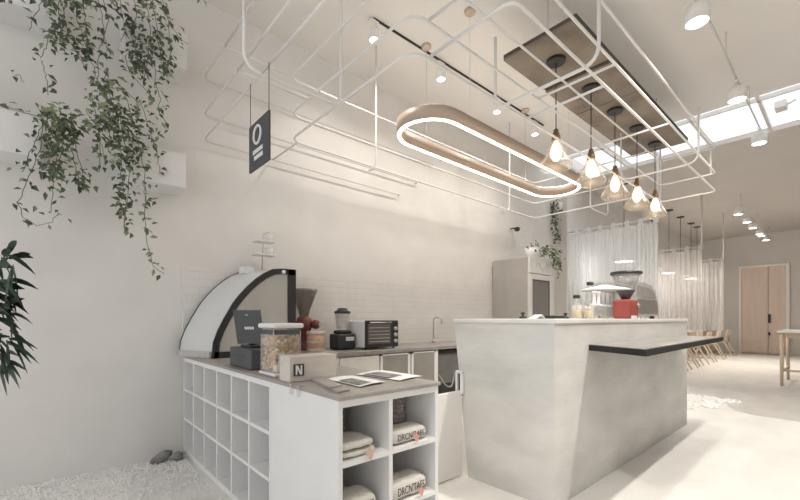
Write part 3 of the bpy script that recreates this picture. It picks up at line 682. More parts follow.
b = MB(); b.tube(rounded([(3.42, KY0+.05, .50), (3.5, KY0+.0, .36), (3.6, KY0+.0, .34), (3.68, KY0+.03, .5)], .1), .009, 8); part(b, 'hose', 'doorgrey', o)
# hand grinder with cone hopper
gx, gy = 1.78, 3.5
gy = 3.6; c = at(304, 345, Y=gy); gx = c.x
o = empty('coffee_grinder', (gx, gy, .84), 'dark red coffee grinder with a big smoky cone hopper beside the display case', 'coffee grinder')
b = MB(); b.lathe([(.045, 0.339), (.06, 0.399), (.125, 0.572), (.135, 0.605), (.13, 0.605), (.055, 0.399), (.04, 0.346)], (gx, gy, .84), 24, caps=False); part(b, 'hopper', 'hopper', o)
b = MB(); b.lathe([(.07, 0.000), (.075, 0.020), (.05, 0.040), (.045, 0.133), (.055, 0.173), (.075, 0.213), (.08, 0.266), (.07, 0.313), (.045, 0.339)], (gx, gy, .84), 20); bd = part(b, 'body', 'darkred', o)
b = MB(); b.lathe([(.03, 0), (.045, .02), (.045, .06), (.02, .075)], (gx+.06, gy-.05, 1.10), 14, axis=(.8, -.6, -.1)); part(b, 'grind_head', 'darkred', o)
b = MB(); b.lathe([(.035, 0), (.035, .012)], (gx+.115, gy-.09, 1.095), 16, axis=(.8, -.6, -.1)); part(b, 'dial', 'chrome', o)
# banded tin
c = at(316, 350, z=.84); c = Vector((1.99, 3.5, .84)); tx = at(316, 340, Y=3.33).x
o = empty('banded_tin', (tx, 3.33, .84), 'round tin with rusty printed bands beside the red grinder', 'tin')
b = MB(); b.lathe([(.08, .0), (.083, .005), (.083, .165)], (tx, 3.33, .841), 24); bd = part(b, 'tin_body', 'rust', o)
b = MB(); b.lathe([(.085, .165), (.087, .17), (.087, .19), (.08, .195)], (tx, 3.33, .841), 24); part(b, 'tin_lid', 'tin', o)
b = MB()
for z in (.015, .085): b.lathe([(.0845, z), (.0845, z+.022)], (tx, 3.33, .841), 24, caps=False)
part(b, 'band', 'tin', bd)
# blender
bxp = at(343, 340, Y=3.42).x
o = empty('jug_blender', (bxp, 3.42, .84), 'black jug blender with clear jar and black lid left of the toaster oven', 'blender')
b = MB(); b.rbox(bxp-.105, bxp+.10, 3.34, 3.52, .842, 1.0, .02, 3); b.rbox(bxp-.07, bxp+.07, 3.36, 3.50, 1.0, 1.035, .015); bd = part(b, 'base', 'black', o)
b = MB(); b.rbox(bxp-.02, bxp+.08, 3.335, 3.341, .93, .97, .002, 1); part(b, 'label_plate', 'greytube', bd)
b = MB(); b.lathe([(.055, .0), (.062, .01), (.082, .17), (.078, .17), (.05, .02)], (bxp, 3.43, 1.036), 20, caps=False); part(b, 'jar', 'glass', o)
b = MB(); b.lathe([(.083, 0), (.085, .02), (.06, .03), (.045, .055), (.0005, .058)], (bxp, 3.43, 1.206), 20); part(b, 'lid', 'black', o)
# toaster oven
ox0 = at(365.5, 340, Y=3.2).x; ox1 = at(398, 340, Y=3.2).x
o = empty('toaster_oven', ((ox0+ox1)/2, 3.35, .84), 'black-fronted toaster oven with white sides on the kitchen counter', 'toaster oven')
b = MB(); b.rbox(ox0, ox1, 3.215, 3.55, .862, 1.132, .01); bd = part(b, 'body', 'white', o)
b = MB(); b.rbox(ox0, ox1, 3.195, 3.217, .858, 1.136, .006); part(b, 'front_panel', 'black', o)
b = MB(); b.rbox(ox0+.025, ox1-.11, 3.188, 3.197, .895, 1.10, .004); dr = part(b, 'door', 'darkglass', o)
b = MB(); b.tube([(ox0+.03, 3.17, 1.115), (ox1-.115, 3.17, 1.115)], .007, 8); b.tube([(ox0+.05, 3.197, 1.115), (ox0+.05, 3.17, 1.115)], .005); b.tube([(ox1-.135, 3.197, 1.115), (ox1-.135, 3.17, 1.115)], .005); part(b, 'door_handle', 'chrome', dr)
b = MB()
for k in range(5): b.tube([(ox0+.04, 3.186, .92+.035*k), (ox1-.13, 3.186, .92+.035*k)], .003, 5)
part(b, 'grid', 'tin', dr)
for z in (.92, .985, 1.05):
    b = MB(); b.lathe([(.022, 0), (.02, .018), (.0005, .019)], (ox1-.045, 3.195, z), 16, axis=(0, -1, 0)); part(b, 'knob', 'steel', o)
for x in (ox0+.03, ox1-.03):
    for y in (3.24, 3.51):
        b = MB(); b.lathe([(.012, 0), (.014, .02)], (x, y, .842), 10); part(b, 'foot', 'black', o)
# faucet
fx_ = at(433.5, 340, Y=3.6).x
o = empty('gooseneck_faucet', (fx_, 3.6, .84), 'slim chrome gooseneck faucet at the brick wall', 'faucet')
b = MB(); b.tube(rounded([(fx_, 3.6, .84), (fx_, 3.6, 1.17), (fx_+.05, 3.5, 1.17), (fx_+.05, 3.5, 1.09)], .05), .010, 8); b.lathe([(.025, 0), (.022, .03), (.014, .05)], (fx_, 3.6, .841), 14); part(b, 'spout', 'chrome', o)
b = MB(); b.tube([(fx_, 3.6, .9), (fx_+.05, 3.57, .92)], .006, 6); part(b, 'lever', 'chrome', o)
# CCTV
c = at(513, 230, Y=3.7)
o = empty('wall_camera', (c.x, 3.7, c.z), 'small black camera on the white wall above the fridge', 'camera')
b = MB(); b.lathe([(.0005, -.11), (.035, -.11), (.038, -.1), (.038, .04), (.03, .06)], (c.x, 3.62, c.z), 14, axis=(-.7, -.6, -.2)); part(b, 'camera_body', 'black', o)
b = MB(); b.tube([(c.x+.03, 3.64, c.z+.02), (c.x+.04, 3.72, c.z+.04), (c.x+.04, WALL_Y, c.z+.04)], .012, 8); part(b, 'mount', 'black', o)

# ================================================================== FRIDGE AND ITS PLANT
X0, X1, Y0, Y1, ZF = 5.28, 5.93, 3.10, 3.755, 2.07
o = empty('display_fridge', ((X0+X1)/2, 3.4, 0), 'tall steel display fridge with glass door and pale header, against the wall', 'fridge')
b = MB(); b.rbox(X0, X1, Y0+.04, Y1, .05, ZF, .008, 1); b.box(X0+.04, X1-.04, Y0+.1, Y1-.05, .0, .05); part(b, 'cabinet', 'fridge', o)
b = MB(); b.rbox(X0, X1, Y0, Y0+.04, 1.83, ZF+.01, .006, 1); hd = part(b, 'header_sign', 'white', o)
b = MB()
for k in range(4):
    pts = [(X0+.09+.13*k+.055*math.cos(a), Y0-.002, 1.945+.05*math.sin(a)*(1 if k % 2 else -1)) for a in [math.pi*i/10 for i in range(11)]]; b.tube(pts, .005, 5)
part(b, 'ornament', 'steel', hd)
b = MB(); b.box(X0, X0+.07, Y0, Y0+.04, .1, 1.82); b.box(X1-.07, X1, Y0, Y0+.04, .1, 1.82); b.box(X0+.07, X1-.07, Y0, Y0+.04, 1.74, 1.82); b.box(X0+.07, X1-.07, Y0, Y0+.04, .1, .2); dr = part(b, 'door', 'offwhite', o)
b = MB(); b.box(X0+.07, X1-.07, Y0+.012, Y0+.02, .2, 1.74); part(b, 'door_glass', 'fridgeglass', dr)
b = MB(); b.box(X0+.066, X0+.08, Y0+.002, Y0+.012, .2, 1.74); b.box(X0+.07, X1-.07, Y0+.002, Y0+.012, 1.725, 1.75); b.box(X1-.08, X1-.066, Y0+.002, Y0+.012, .2, 1.74); part(b, 'seal', 'charcoal', dr)

# ================================================================== FOLIAGE
def strands(bL, bP, bS, lists, jit, lpx, Yp, dens, pale=.25, X=None):
    """hang leafy strands along measured paths; leaves scatter in depth in front of the wall"""
    for path in lists:
        yb = Yp+random.uniform(-.07, .07); P = [at(px, py, Y=yb+random.uniform(-.02, .02)) for px, py in path]
        pts = []
        for a, c in zip(P, P[1:]):
            for k in range(5): pts.append(a.lerp(c, k/5)+Vector((random.uniform(-.006, .006), random.uniform(-.008, .008), 0)))
        pts.append(P[-1]); bS.tube(pts, .0022, 4)
        for a, c in zip(pts, pts[1:]):
            n = dens*(c-a).length/.03; n = int(n)+(1 if random.random() < n % 1 else 0)
            sc = (a.xy.length*.95)/F
            for k in range(n):
                q = a.lerp(c, random.random())+Vector((random.gauss(0, jit*sc), random.gauss(0, .03), random.gauss(0, jit*sc)))
                dr = Vector((random.uniform(-1, 1), random.uniform(-1, .2), random.uniform(-1.3, .25)))
                L = random.uniform(.75, 1.3)*lpx*sc
                (bP if random.random() < pale else bL).leaf(q, dr, Vector((random.uniform(-.6, .6), -1, random.uniform(0, 1))), L, L*random.uniform(.38, .6))
def ivy(label, lists, Yp, jit=4, lpx=6.5, dens=1.6, pale=.25, masses=(), root=None):
    o = empty('trailing_ivy', root, label, 'ivy plant', 'trailing ivy plants')
    bL, bP, bS = MB(), MB(), MB()
    strands(bL, bP, bS, lists, jit, lpx, Yp, dens, pale)
    for cx_, cy_, rx_, ry_, n, pl in masses:
        for k in range(n):
            px = random.gauss(cx_, rx_*.5); py = random.gauss(cy_, ry_*.5); q = at(px, py, Y=Yp+random.uniform(-.1, .06)); L = random.uniform(.75, 1.3)*lpx*q.xy.length/F
            (bP if random.random() < pl else bL).leaf(q, Vector((random.uniform(-1, 1), random.uniform(-1, .2), random.uniform(-1.2, .3))), Vector((random.uniform(-.6, .6), -1, random.uniform(0, 1))), L, L*.5)
    part(bS, 'stem', 'stemgreen', o); a = part(bL, 'foliage', 'leaf', o); c = part(bP, 'foliage', 'leafpale', o); c['label'] = 'pale young leaves'
random.seed(11)
ivy('trailing ivy hanging from the upper left planter box', [
    [(45, -12), (40, 5), (32, 24), (29, 30)], [(60, -12), (59, 15), (62, 35), (66, 55)], [(60, -12), (64, 20), (60, 42)], [(80, -12), (85, 15), (88, 40), (84, 58)], [(95, -12), (102, 15), (105, 35), (107, 52)],
    [(72, -10), (78, 20), (86, 45), (95, 72), (100, 92)], [(50, 30), (47, 45), (40, 58)], [(42, 60), (46, 78), (48, 95)], [(18, 74), (24, 82)], [(65, 35), (76, 52), (84, 66)], [(100, -10), (108, 20), (100, 48), (97, 80)]],
    3.42, 3.6, 5.9, 1.1, .3, [(75, 0, 50, 8, 70, .35), (60, 35, 14, 14, 40, .1), (86, 48, 10, 18, 40, .15)], (-.2, 3.6, 3.38))
ivy('trailing ivy hanging from the upper right planter box', [
    [(118, -12), (121, 12), (126, 30), (121, 42)], [(132, -12), (136, 12), (134, 35), (137, 58), (141, 76)], [(150, -12), (155, 15), (158, 42), (162, 60)], [(160, -12), (169, 22), (171, 50), (166, 76)],
    [(160, 0), (172, 28), (181, 40), (188, 44)], [(154, 60), (156, 82), (160, 98), (159, 112), (168, 126)], [(125, 55), (130, 72), (146, 90), (152, 97)], [(145, -10), (150, 30), (147, 62), (143, 82)], [(128, 30), (138, 48), (146, 60)], [(160, 90), (168, 102)]],
    3.42, 3.4, 5.9, 1.1, .25, [(145, 0, 42, 9, 60, .35), (155, 40, 20, 22, 60, .2), (137, 62, 14, 16, 60, .1), (164, 66, 8, 10, 25, .1), (128, 20, 12, 10, 22, .1)], (.62, 3.6, 3.38))
ivy('trailing ivy hanging beside the lower left planter box', [
    [(-5, 104), (8, 107), (22, 112), (38, 116)], [(45, 112), (50, 132), (48, 152), (52, 178)], [(60, 112), (58, 140), (55, 165), (53, 190), (51, 212)], [(70, 112), (75, 130), (77, 150), (82, 172), (86, 192)],
    [(45, 120), (40, 150), (26, 185), (18, 202), (24, 218), (38, 226), (52, 222), (58, 212)], [(52, 112), (40, 130), (28, 158), (22, 172)], [(66, 130), (60, 160), (62, 182)], [(72, 150), (78, 178), (84, 188)]],
    3.41, 3.4, 5.7, .95, .2, [(62, 128, 20, 18, 110, .12), (55, 158, 11, 26, 70, .12), (50, 108, 14, 6, 20, .9), (80, 180, 8, 10, 20, .2)], (-.15, 3.6, 2.42))
ivy('trailing ivy with the longest strand, above the lower right planter box', [
    [(92, 95), (96, 120), (100, 142), (99, 172)], [(110, 92), (115, 125), (120, 150), (122, 180), (126, 208), (124, 234)], [(125, 95), (135, 128), (140, 150), (145, 172), (146, 200), (143, 222)],
    [(140, 100), (150, 130), (157, 155), (160, 174)], [(143, 180), (146, 200), (145, 225), (148, 245), (153, 266), (164, 274)], [(105, 70), (104, 92), (110, 120), (108, 150)], [(118, 100), (124, 140), (130, 172), (127, 200), (124, 228)], [(86, 110), (98, 130), (104, 158)], [(112, 78), (125, 90), (140, 105)]],
    3.41, 3.6, 5.7, 1.05, .35, [(122, 125, 30, 20, 130, .25), (128, 152, 18, 22, 90, .2), (105, 108, 14, 22, 70, .6), (108, 85, 22, 10, 35, .6), (122, 195, 6, 26, 40, .1)], (.62, 3.6, 2.42))
# floor plant at the left edge
base = at(-14, 330, D=1.55)
o = empty('dark_leaf_plant', (base.x, base.y, 0), 'tall plant with dark lance-shaped leaves at the left edge', 'plant')
b = MB(); b.lathe([(.12, 0), (.16, .30), (.17, .32), (.15, .32), (.14, .28)], (base.x, base.y, .001), 20); part(b, 'pot', 'white', o)
b = MB(); b.lathe([(.0005, .281), (.14, .28)], (base.x, base.y, .001), 20); part(b, 'soil', 'soil', o)
b = MB(); b.tube([(base.x, base.y, .27), (base.x+.02, base.y, .8), (base.x-.01, base.y-.02, 1.2), (base.x+.02, base.y, 1.52)], .012, 8); part(b, 'trunk', 'stemgreen', o)
b = MB(); random.seed(5)
right = Vector((RGT[0], RGT[1], 0))
def lance(p, dr, L, W):
    d_ = dr.normalized(); n = 6; sd = d_.cross(Vector((FWD[0], FWD[1], .4))).normalized(); A, B = [], []
    for i in range(n+1):
        t = i/n; c = p+d_*L*t+Vector((0, 0, -.35*L*t*t)); w_ = W*math.sin(math.pi*min(1, .06+t*.94))**.8*.5+.0008
        A.append(c+sd*w_+Vector((0, 0, .15*w_))); B.append(c-sd*w_)
    b.strip(A, B)
for px, py, n, s in ((4, 262, 20, 1.0), (0, 285, 18, 1.0), (2, 312, 22, 1.0), (0, 338, 20, .95), (-4, 360, 14, .85), (-10, 300, 12, 1)):
    c = at(px, py, D=1.55)
    for k in range(n):
        a = random.uniform(-1.35, 1.2) if random.random() < .75 else random.uniform(0, 6.28)
        dr = right*math.cos(a)+Vector((0, 0, math.sin(a)-.25))+Vector((FWD[0], FWD[1], 0))*random.uniform(-.8, .3)
        lance(c+Vector((random.uniform(-.03, .03), random.uniform(-.03, .03), random.uniform(-.03, .03))), dr, random.uniform(.075, .13)*s, random.uniform(.014, .022))
lance(at(7, 258, D=1.55), Vector((.05, 0, 1)), .07, .015)
part(b, 'foliage', 'leafdark', o)
# pot plant on the fridge and hanging one on the pier
fx0 = 5.42
o = empty('potted_ivy', (5.48, 3.3, ZF), 'white potted ivy trailing over the right side of the fridge top', 'potted plant')
b = MB(); b.lathe([(.085, .012), (.10, .02), (.115, .17), (.105, .17), (.09, .14)], (5.60, 3.26, ZF), 18); part(b, 'pot', 'white', o)
b = MB(); b.lathe([(.0005, .142), (.1, .14)], (5.60, 3.26, ZF), 18); part(b, 'soil', 'soil', o)
bL, bP, bS = MB(), MB(), MB()
def gmass(cx_, cy_, rx_, ry_, n, Yp, pl, lpx):
    for k in range(n):
        q = at(random.gauss(cx_, rx_*.5), random.gauss(cy_, ry_*.5), Y=Yp+random.uniform(-.08, .08)); L = lpx*random.uniform(.7, 1.3)*q.xy.length/F
        (bP if random.random() < pl else bL).leaf(q, Vector((random.uniform(-1, 1), random.uniform(-1, .2), random.uniform(-1.2, .4))), Vector((random.uniform(-.6, .6), -1, random.uniform(0, 1))), L, L*.65)
gmass(545, 250, 8, 5, 60, 3.0, .3, 4); gmass(555, 258, 6, 11, 70, 3.0, .35, 3.8); gmass(558, 270, 3, 8, 20, 3.0, .2, 3.5); gmass(533, 245, 5, 3, 16, 3.28, .3, 3.5)
for path in ([(535, 250), (545, 248), (554, 256), (558, 275)], [(535, 250), (548, 252), (553, 268)]):
    P = [at(x, y, Y=3.22 if k_ < 2 else 3.02) for k_, (x, y) in enumerate(path)]; bS.tube(rounded(P, .1), .004, 4)
part(bS, 'stem', 'stemgreen', o); part(bL, 'foliage', 'leaf', o); part(bP, 'foliage', 'leafpale', o)['label'] = 'pale young leaves'
c = at(558, 205, X=7.25)
o = empty('hanging_ivy', (c.x, c.y, c.z), 'hanging ivy in a white pot high on the pier beside the curtain', 'hanging plant')
b = MB(); b.lathe([(.05, -.1), (.075, -.06), (.085, .03), (.075, .03)], c, 16); b.box(c.x-.02, 7.33, c.y-.02, c.y+.02, c.z-.02, c.z+.01); part(b, 'pot', 'white', o)
bL, bP, bS = MB(), MB(), MB()
def xmass(cx_, cy_, rx_, ry_, n, Xp, pl, lpx):
    for k in range(n):
        q = at(random.gauss(cx_, rx_*.5), random.gauss(cy_, ry_*.5), X=Xp+random.uniform(-.07, .04)); L = lpx*random.uniform(.7, 1.3)*q.xy.length/F
        (bP if random.random() < pl else bL).leaf(q, Vector((random.uniform(-1, 0), random.uniform(-1, .8), random.uniform(-1.2, .4))), Vector((-1, random.uniform(-.6, .6), random.uniform(0, 1))), L, L*.65)
xmass(555, 206, 5, 6, 22, 7.2, .2, 4); xmass(555, 220, 4, 14, 40, 7.2, .15, 4); xmass(558, 236, 3, 7, 16, 7.2, .2, 4); xmass(541, 235, 6, 9, 12, 7.2, .2, 3.6)
P = [at(x, y, X=7.22) for x, y in ((557, 203), (555, 215), (557, 230), (558, 240))]; bS.tube(P, .004, 4)
P = [at(x, y, X=7.22) for x, y in ((556, 205), (546, 228), (540, 236), (536, 244))]; bS.tube(P, .004, 4)
part(bS, 'stem', 'stemgreen', o); part(bL, 'foliage', 'leaf', o); part(bP, 'foliage', 'leafpale', o)['label'] = 'pale young leaves'

# ================================================================== THINGS ON THE BAR
def barx(px, y=1.5):
    u = (px-CX)/F; return y*(FWD[0]+u*RGT[0])/(FWD[1]+u*RGT[1])
def wz(px, dy, y=1.5):       # height above the bar of something dy pixels tall
    u = (px-CX)/F; return dy*y/(FWD[1]+u*RGT[1])/F
# espresso machine
ex1 = barx(657.5, 1.43); ex0 = ex1-.76
o = empty('espresso_machine', ((ex0+ex1)/2, 1.6, BT), 'rounded stainless espresso machine at the far end of the bar', 'espresso machine')
h = .40; W_ = ex1-ex0
pr = [(ex0, 0), (ex1, 0), (ex1-.008, .08), (ex1-.03, .15), (ex1-.07, .22), (ex1-.14, .28), (ex1-.25, .325), (ex1-.4, .345), (ex0, .35)]
b = MB(); b.prism([(x, 1.42, BT+.03+z) for x, z in pr], (0, .42, 0)); bd = part(b, 'body', 'steel', o)
b = MB(); b.prism([(x, 1.408, BT+.03+z) for x, z in ((ex0+.06, .02), (ex1-.05, .02), (ex1-.06, .10), (ex1-.10, .17), (ex0+.06, .17))], (0, .012, 0)); part(b, 'side_plate', 'chrome', bd)
b = MB(); b.prism([(x, 1.41, BT+.03+z) for x, z in ((ex0+.06, .20), (ex1-.12, .20), (ex1-.19, .255), (ex1-.3, .29), (ex0+.06, .31))], (0, .01, 0)); part(b, 'upper_plate', 'doorgrey', bd)
for x in (ex0+.08, ex1-.08):
    for y in (1.46, 1.78):
        b = MB(); b.lathe([(.025, 0), (.02, .03)], (x, y, BT), 12); part(b, 'foot', 'black', o)
# red grinder with dark cone
rx0, rx1 = barx(615.5, 1.27), barx(635, 1.27)
o = empty('red_grinder', ((rx0+rx1)/2, 1.27, BT), 'red boxy coffee grinder with a dark cone on the bar', 'coffee grinder')
rc = (rx0+rx1)/2; ww = .10; rh = wz(626, 19, 1.27)
b = MB(); b.rbox(rc-ww, rc+ww, 1.20, 1.34, BT, BT+rh, .02, 3); bd = part(b, 'body', 'red', o)
b = MB(); b.lathe([(.03, 0), (.07, .075), (.073, .08), (.0005, .08)], (rc, 1.27, BT+rh), 18); part(b, 'cone_hopper', 'charcoal', o)
b = MB(); b.lathe([(.018, 0), (.018, .012)], (rc+.07, 1.20, BT+rh*.7), 12, axis=(0, -1, 0)); part(b, 'knob', 'tin', bd)
b = MB(); b.rbox(rc-.09, rc-.01, 1.178, 1.199, BT, BT+.025, .005); part(b, 'tray', 'white', o)
# tall grinder with wide glass hopper and black lid
gx = barx(626, 1.45); zt = wz(626, 46, 1.45)
o = empty('tall_grinder', (gx, 1.45, BT), 'tall grinder with wide clear hopper and flat black lid behind the red one', 'coffee grinder')
b = MB(); b.rbox(gx-.09, gx+.085, 1.375, 1.53, BT, BT+.26, .02); part(b, 'body', 'steel', o)
b = MB(); b.lathe([(.05, .26), (.07, .30), (.13, zt-.015), (.125, zt-.015), (.06, .30)], (gx, 1.45, BT), 24, caps=False); part(b, 'hopper', 'glass', o)
b = MB(); b.lathe([(.137, zt-.02), (.142, zt-.01), (.137, zt+.008), (.0005, zt+.012)], (gx, 1.45, BT), 24); part(b, 'lid', 'black', o)
# white pagoda lid over bottles
cx_ = barx(605, 1.6); zz = wz(605, 28, 1.6)
o = empty('serving_stand', (cx_, 1.6, BT), 'white serving stand with a broad shallow roof over the bottles on the bar', 'stand')
b = MB(); b.lathe([(.23, zz), (.225, zz+.012), (.08, zz+.045), (.03, zz+.058), (.0005, zz+.06)], (cx_-.01, 1.6, BT), 28); part(b, 'roof', 'white', o)
b = MB(); b.tube([(cx_, 1.7, BT), (cx_, 1.7, BT+zz)], .012, 8); b.lathe([(.09, 0), (.09, .01)], (cx_, 1.7, BT), 18); part(b, 'post', 'white', o)
bot = None
for i, px in enumerate((594, 598.5, 603, 607.5, 612)):
    x = barx(px, 1.57)
    if bot is None:
        bot = empty('pump_bottle', (0, 0, 0), '', 'bottle', 'clear bottles with white necks on the bar')
        b = MB(); b.lathe([(.026, 0), (.03, .006), (.03, .105), (.022, .125)], (0, 0, 0), 16); part(b, 'bottle_body', 'glass', bot)
        b = MB(); b.lathe([(.032, .118), (.032, .138), (.014, .142), (.014, .235), (.02, .24), (.02, .255), (.0005, .257)], (0, 0, 0), 14); part(b, 'neck', 'white', bot)
        q = bot
    else: q = copy_tree(bot)
    q.location = (x, 1.57, BT); q['label'] = 'clear white-necked bottle under the white roof, %s from the left of five' % ('first', 'second', 'third', 'fourth', 'fifth')[i]
# glasses and capped carafes at the left
for i, (px, y, dy, lab) in enumerate(((576.5, 1.44, 14, 'glass jar with yellow drink, left one on the bar'), (582.5, 1.5, 13, 'glass jar with yellow drink, middle one on the bar'), (588.5, 1.44, 13, 'glass jar with yellow drink, right one nearest the bottles'))):
    x = barx(px, y); hh = wz(px, dy, y)
    o = empty('drink_jar', (x, y, BT), lab, 'jar', 'jars with yellow drink')
    b = MB(); b.lathe([(.035, 0), (.04, .006), (.04, hh), (.036, hh), (.035, .01)], (x, y, BT), 18); part(b, 'jar_glass', 'glass', o)
    b = MB(); b.lathe([(.033, .009), (.035, .012), (.035, hh*.62), (.0005, hh*.62)], (x, y, BT), 16); part(b, 'drink', 'jug', o)
for px, y, dy, lab in ((576.5, 1.75, 24, 'short slim clear carafe with black cap, behind the drink jars'), (590, 1.78, 37, 'tall slim clear carafe with black cap, left of the white stand')):
    x = barx(px, y); hh = wz(px, dy, y)
    o = empty('glass_carafe', (x, y, BT), lab, 'carafe', 'capped carafes')
    b = MB(); b.lathe([(.04, 0), (.045, .008), (.045, hh*.6), (.02, hh*.82), (.02, hh-.03)], (x, y, BT), 18); part(b, 'carafe_body', 'glass', o)
    b = MB(); b.lathe([(.022, hh-.035), (.033, hh-.03), (.035, hh-.008), (.02, hh)], (x, y, BT), 14); part(b, 'cap', 'black', o)
x = barx(554.5, 1.5)
o = empty('knock_box', (x, 1.5, BT), 'flat round black tray on the bar in front of the fridge', 'tray')
b = MB(); b.lathe([(.08, 0), (.085, .004), (.088, .024), (.08, .024), (.076, .008)], (x, 1.5, BT), 22); part(b, 'tray_body', 'black', o)
for px, lab in ((565.5, 'small black tamper on the bar beside the round tray'), (523, 'small black tamper on the bar at the fridge corner')):
    x = barx(px, 1.55)
    o = empty('coffee_tamper', (x, 1.55, BT), lab, 'tamper', 'black tampers')
    b = MB(); b.lathe([(.025, 0), (.027, .004), (.027, .014), (.01, .018), (.009, .028), (.017, .036), (.016, .046), (.0005, .05)], (x, 1.55, BT), 14); part(b, 'tamper_body', 'black', o)
x = barx(537, 1.5)
o = empty('folded_card', (x, 1.5, BT), 'small folded white card lying on the bar before the fridge', 'card')
b = MB(); b.prism([(x-.07, 1.47, BT+.001), (x+.02, 1.47, BT+.03), (x+.07, 1.47, BT+.001), (x+.02, 1.47, BT+.027)], (0, .06, 0)); part(b, 'card', 'paper', o)

# ================================================================== REAR ROOM
def curtain(X, y0, y1, zt, zb, m, label, folds, tabs):
    o = empty('sheer_curtain', (X, (y0+y1)/2, zb), label, 'curtain', 'sheer curtains')
    b = MB(); n = folds*8; A, B = [], []
    for i in range(n+1):
        t = i/n; y = y0+(y1-y0)*t; a = 2*math.pi*folds*t
        A.append((X+.028*math.sin(a)+.01*math.sin(a*.37), y, zt-.02*abs(math.sin(math.pi*tabs*t)))); B.append((X+.045*math.sin(a+.3)+.02*math.sin(a*.41), y+.01*math.sin(a*.5), zb))
    mid = [(p[0]*.5+q[0]*.5, p[1]*.5+q[1]*.5, p[2]*.5+q[2]*.5) for p, q in zip(A, B)]
    b.strip(A, mid); b.strip(mid, B); part(b, 'fabric', m, o)
    for k in range(tabs+1):
        y = y0+.03+(y1-y0-.06)*k/tabs; b = MB()
        b.box(X-.02, X+.02, y-.035, y+.035, zt-.03, zt+.085); part(b, 'tab', m, o)
    return o
def rod(X, y0, y1, z, label):
    o = empty('curtain_rod', (X, y0, z), label, 'curtain rod', 'curtain rods')
    b = MB(); b.tube([(X, y0-.03, z), (X, y1, z)], .011, 8); part(b, 'bar', 'greytube', o)
    b = MB(); b.tube([(X, y0+.0, z), (X, y0+.0, CEIL)], .016, 8); part(b, 'ceiling_drop', 'farwall', o)
YC0, YC1 = 2.22, 3.75
curtain(7.68, 2.14, 3.76, 2.80, .85, 'curtain', 'nearest white sheer curtain with top tabs, behind the bar', 26, 7)
rod(7.68, 2.14, WALL_Y, 2.85, 'nearest curtain rod, holding the white sheer curtain behind the bar')
curtain(11.07, YC0, YC1, 2.74, .85, 'curtain2', 'middle sheer curtain, beige white, right of the white curtain', 15, 6)
rod(11.07, YC0, WALL_Y, 2.79, 'middle curtain rod with its drop pole to the ceiling')
curtain(13.4, YC0, YC1, 2.70, .85, 'curtain2', 'farthest sheer curtain, narrow in view, near the double door', 15, 6)
rod(13.4, YC0, WALL_Y, 2.75, 'farthest curtain rod with its drop pole, near the double door')
# disc pendants over the booth tables
dp = None
dl = ['nearest disc pendant, seen through the white curtain', 'second disc pendant, at the right edge of the white curtain', 'third disc pendant, just right of the white curtain', 'fourth disc pendant, middle of the second curtain', 'fifth disc pendant, faint behind the second curtain', 'farthest disc pendant, behind the second curtain']
for i, (px, py) in enumerate(((624, 258.5), (652, 267), (669, 272), (680.5, 276), (691, 280), (697, 283))):
    c = at(px, py, Y=3.08)
    if dp is None:
        dp = empty('disc_pendant', (0, 0, 0), '', 'pendant lamp', 'disc pendants over the booths'); H_ = CEIL
        b = MB(); b.lathe([(.0005, -.012), (.19, -.012), (.20, 0), (.15, .02), (.03, .05), (.0005, .055)], (0, 0, 0), 24); part(b, 'disc_shade', 'whitetube', dp)
        b = MB(); b.tube([(0, 0, .05), (0, 0, CEIL-2.34)], .006, 6); part(b, 'cord', 'black', dp)
        b = MB(); b.lathe([(.09, CEIL-2.36), (.09, CEIL-2.34)], (0, 0, 0), 16); part(b, 'canopy', 'blackmetal', dp)
        q = dp
    else: q = copy_tree(dp)
    q.location = (c.x, 3.08, 2.34); q['label'] = dl[i]
    if i % 2 == 0:
        l = bpy.data.lights.new('disc light', 'POINT'); l.energy = 26; l.color = (1, .98, .95); l.shadow_soft_size = .1
        lo = bpy.data.objects.new('disc_light', l); COL.objects.link(lo); lo.location = (c.x, 3.08, 2.2)
# tables and chairs along the booths
def table(x0, x1, y0, y1, zt, label, name='dining_table', grp=None, legm='wood', topm='white'):
    o = empty(name, ((x0+x1)/2, (y0+y1)/2, 0), label, 'table', grp)
    b = MB(); b.rbox(x0, x1, y0, y1, zt-.035, zt, .006, 1); part(b, 'tabletop', topm, o)
    b = MB(); b.box(x0+.06, x1-.06, y0+.06, y0+.08, zt-.12, zt-.035); b.box(x0+.06, x1-.06, y1-.08, y1-.06, zt-.12, zt-.035); b.box(x0+.06, x0+.08, y0+.06, y1-.06, zt-.12, zt-.035); b.box(x1-.08, x1-.06, y0+.06, y1-.06, zt-.12, zt-.035); part(b, 'apron', legm, o)
    for x in (x0+.06, x1-.06):
        for y in (y0+.06, y1-.06):
            b = MB(); b.tube([(x, y, 0), (x, y, zt-.035)], .03, 8, radii=[.022, .03]); part(b, 'leg', legm, o)
    return o
tl = ['booth table between the white and the second curtain', 'booth table behind the second curtain', 'booth table past the farthest curtain, near the double door']
for i, (x0, x1) in enumerate(((8.4, 10.8), (11.4, 13.2), (13.7, 16.4))): table(x0, x1, 3.06, 3.66, .80, tl[i], grp='white booth tables')
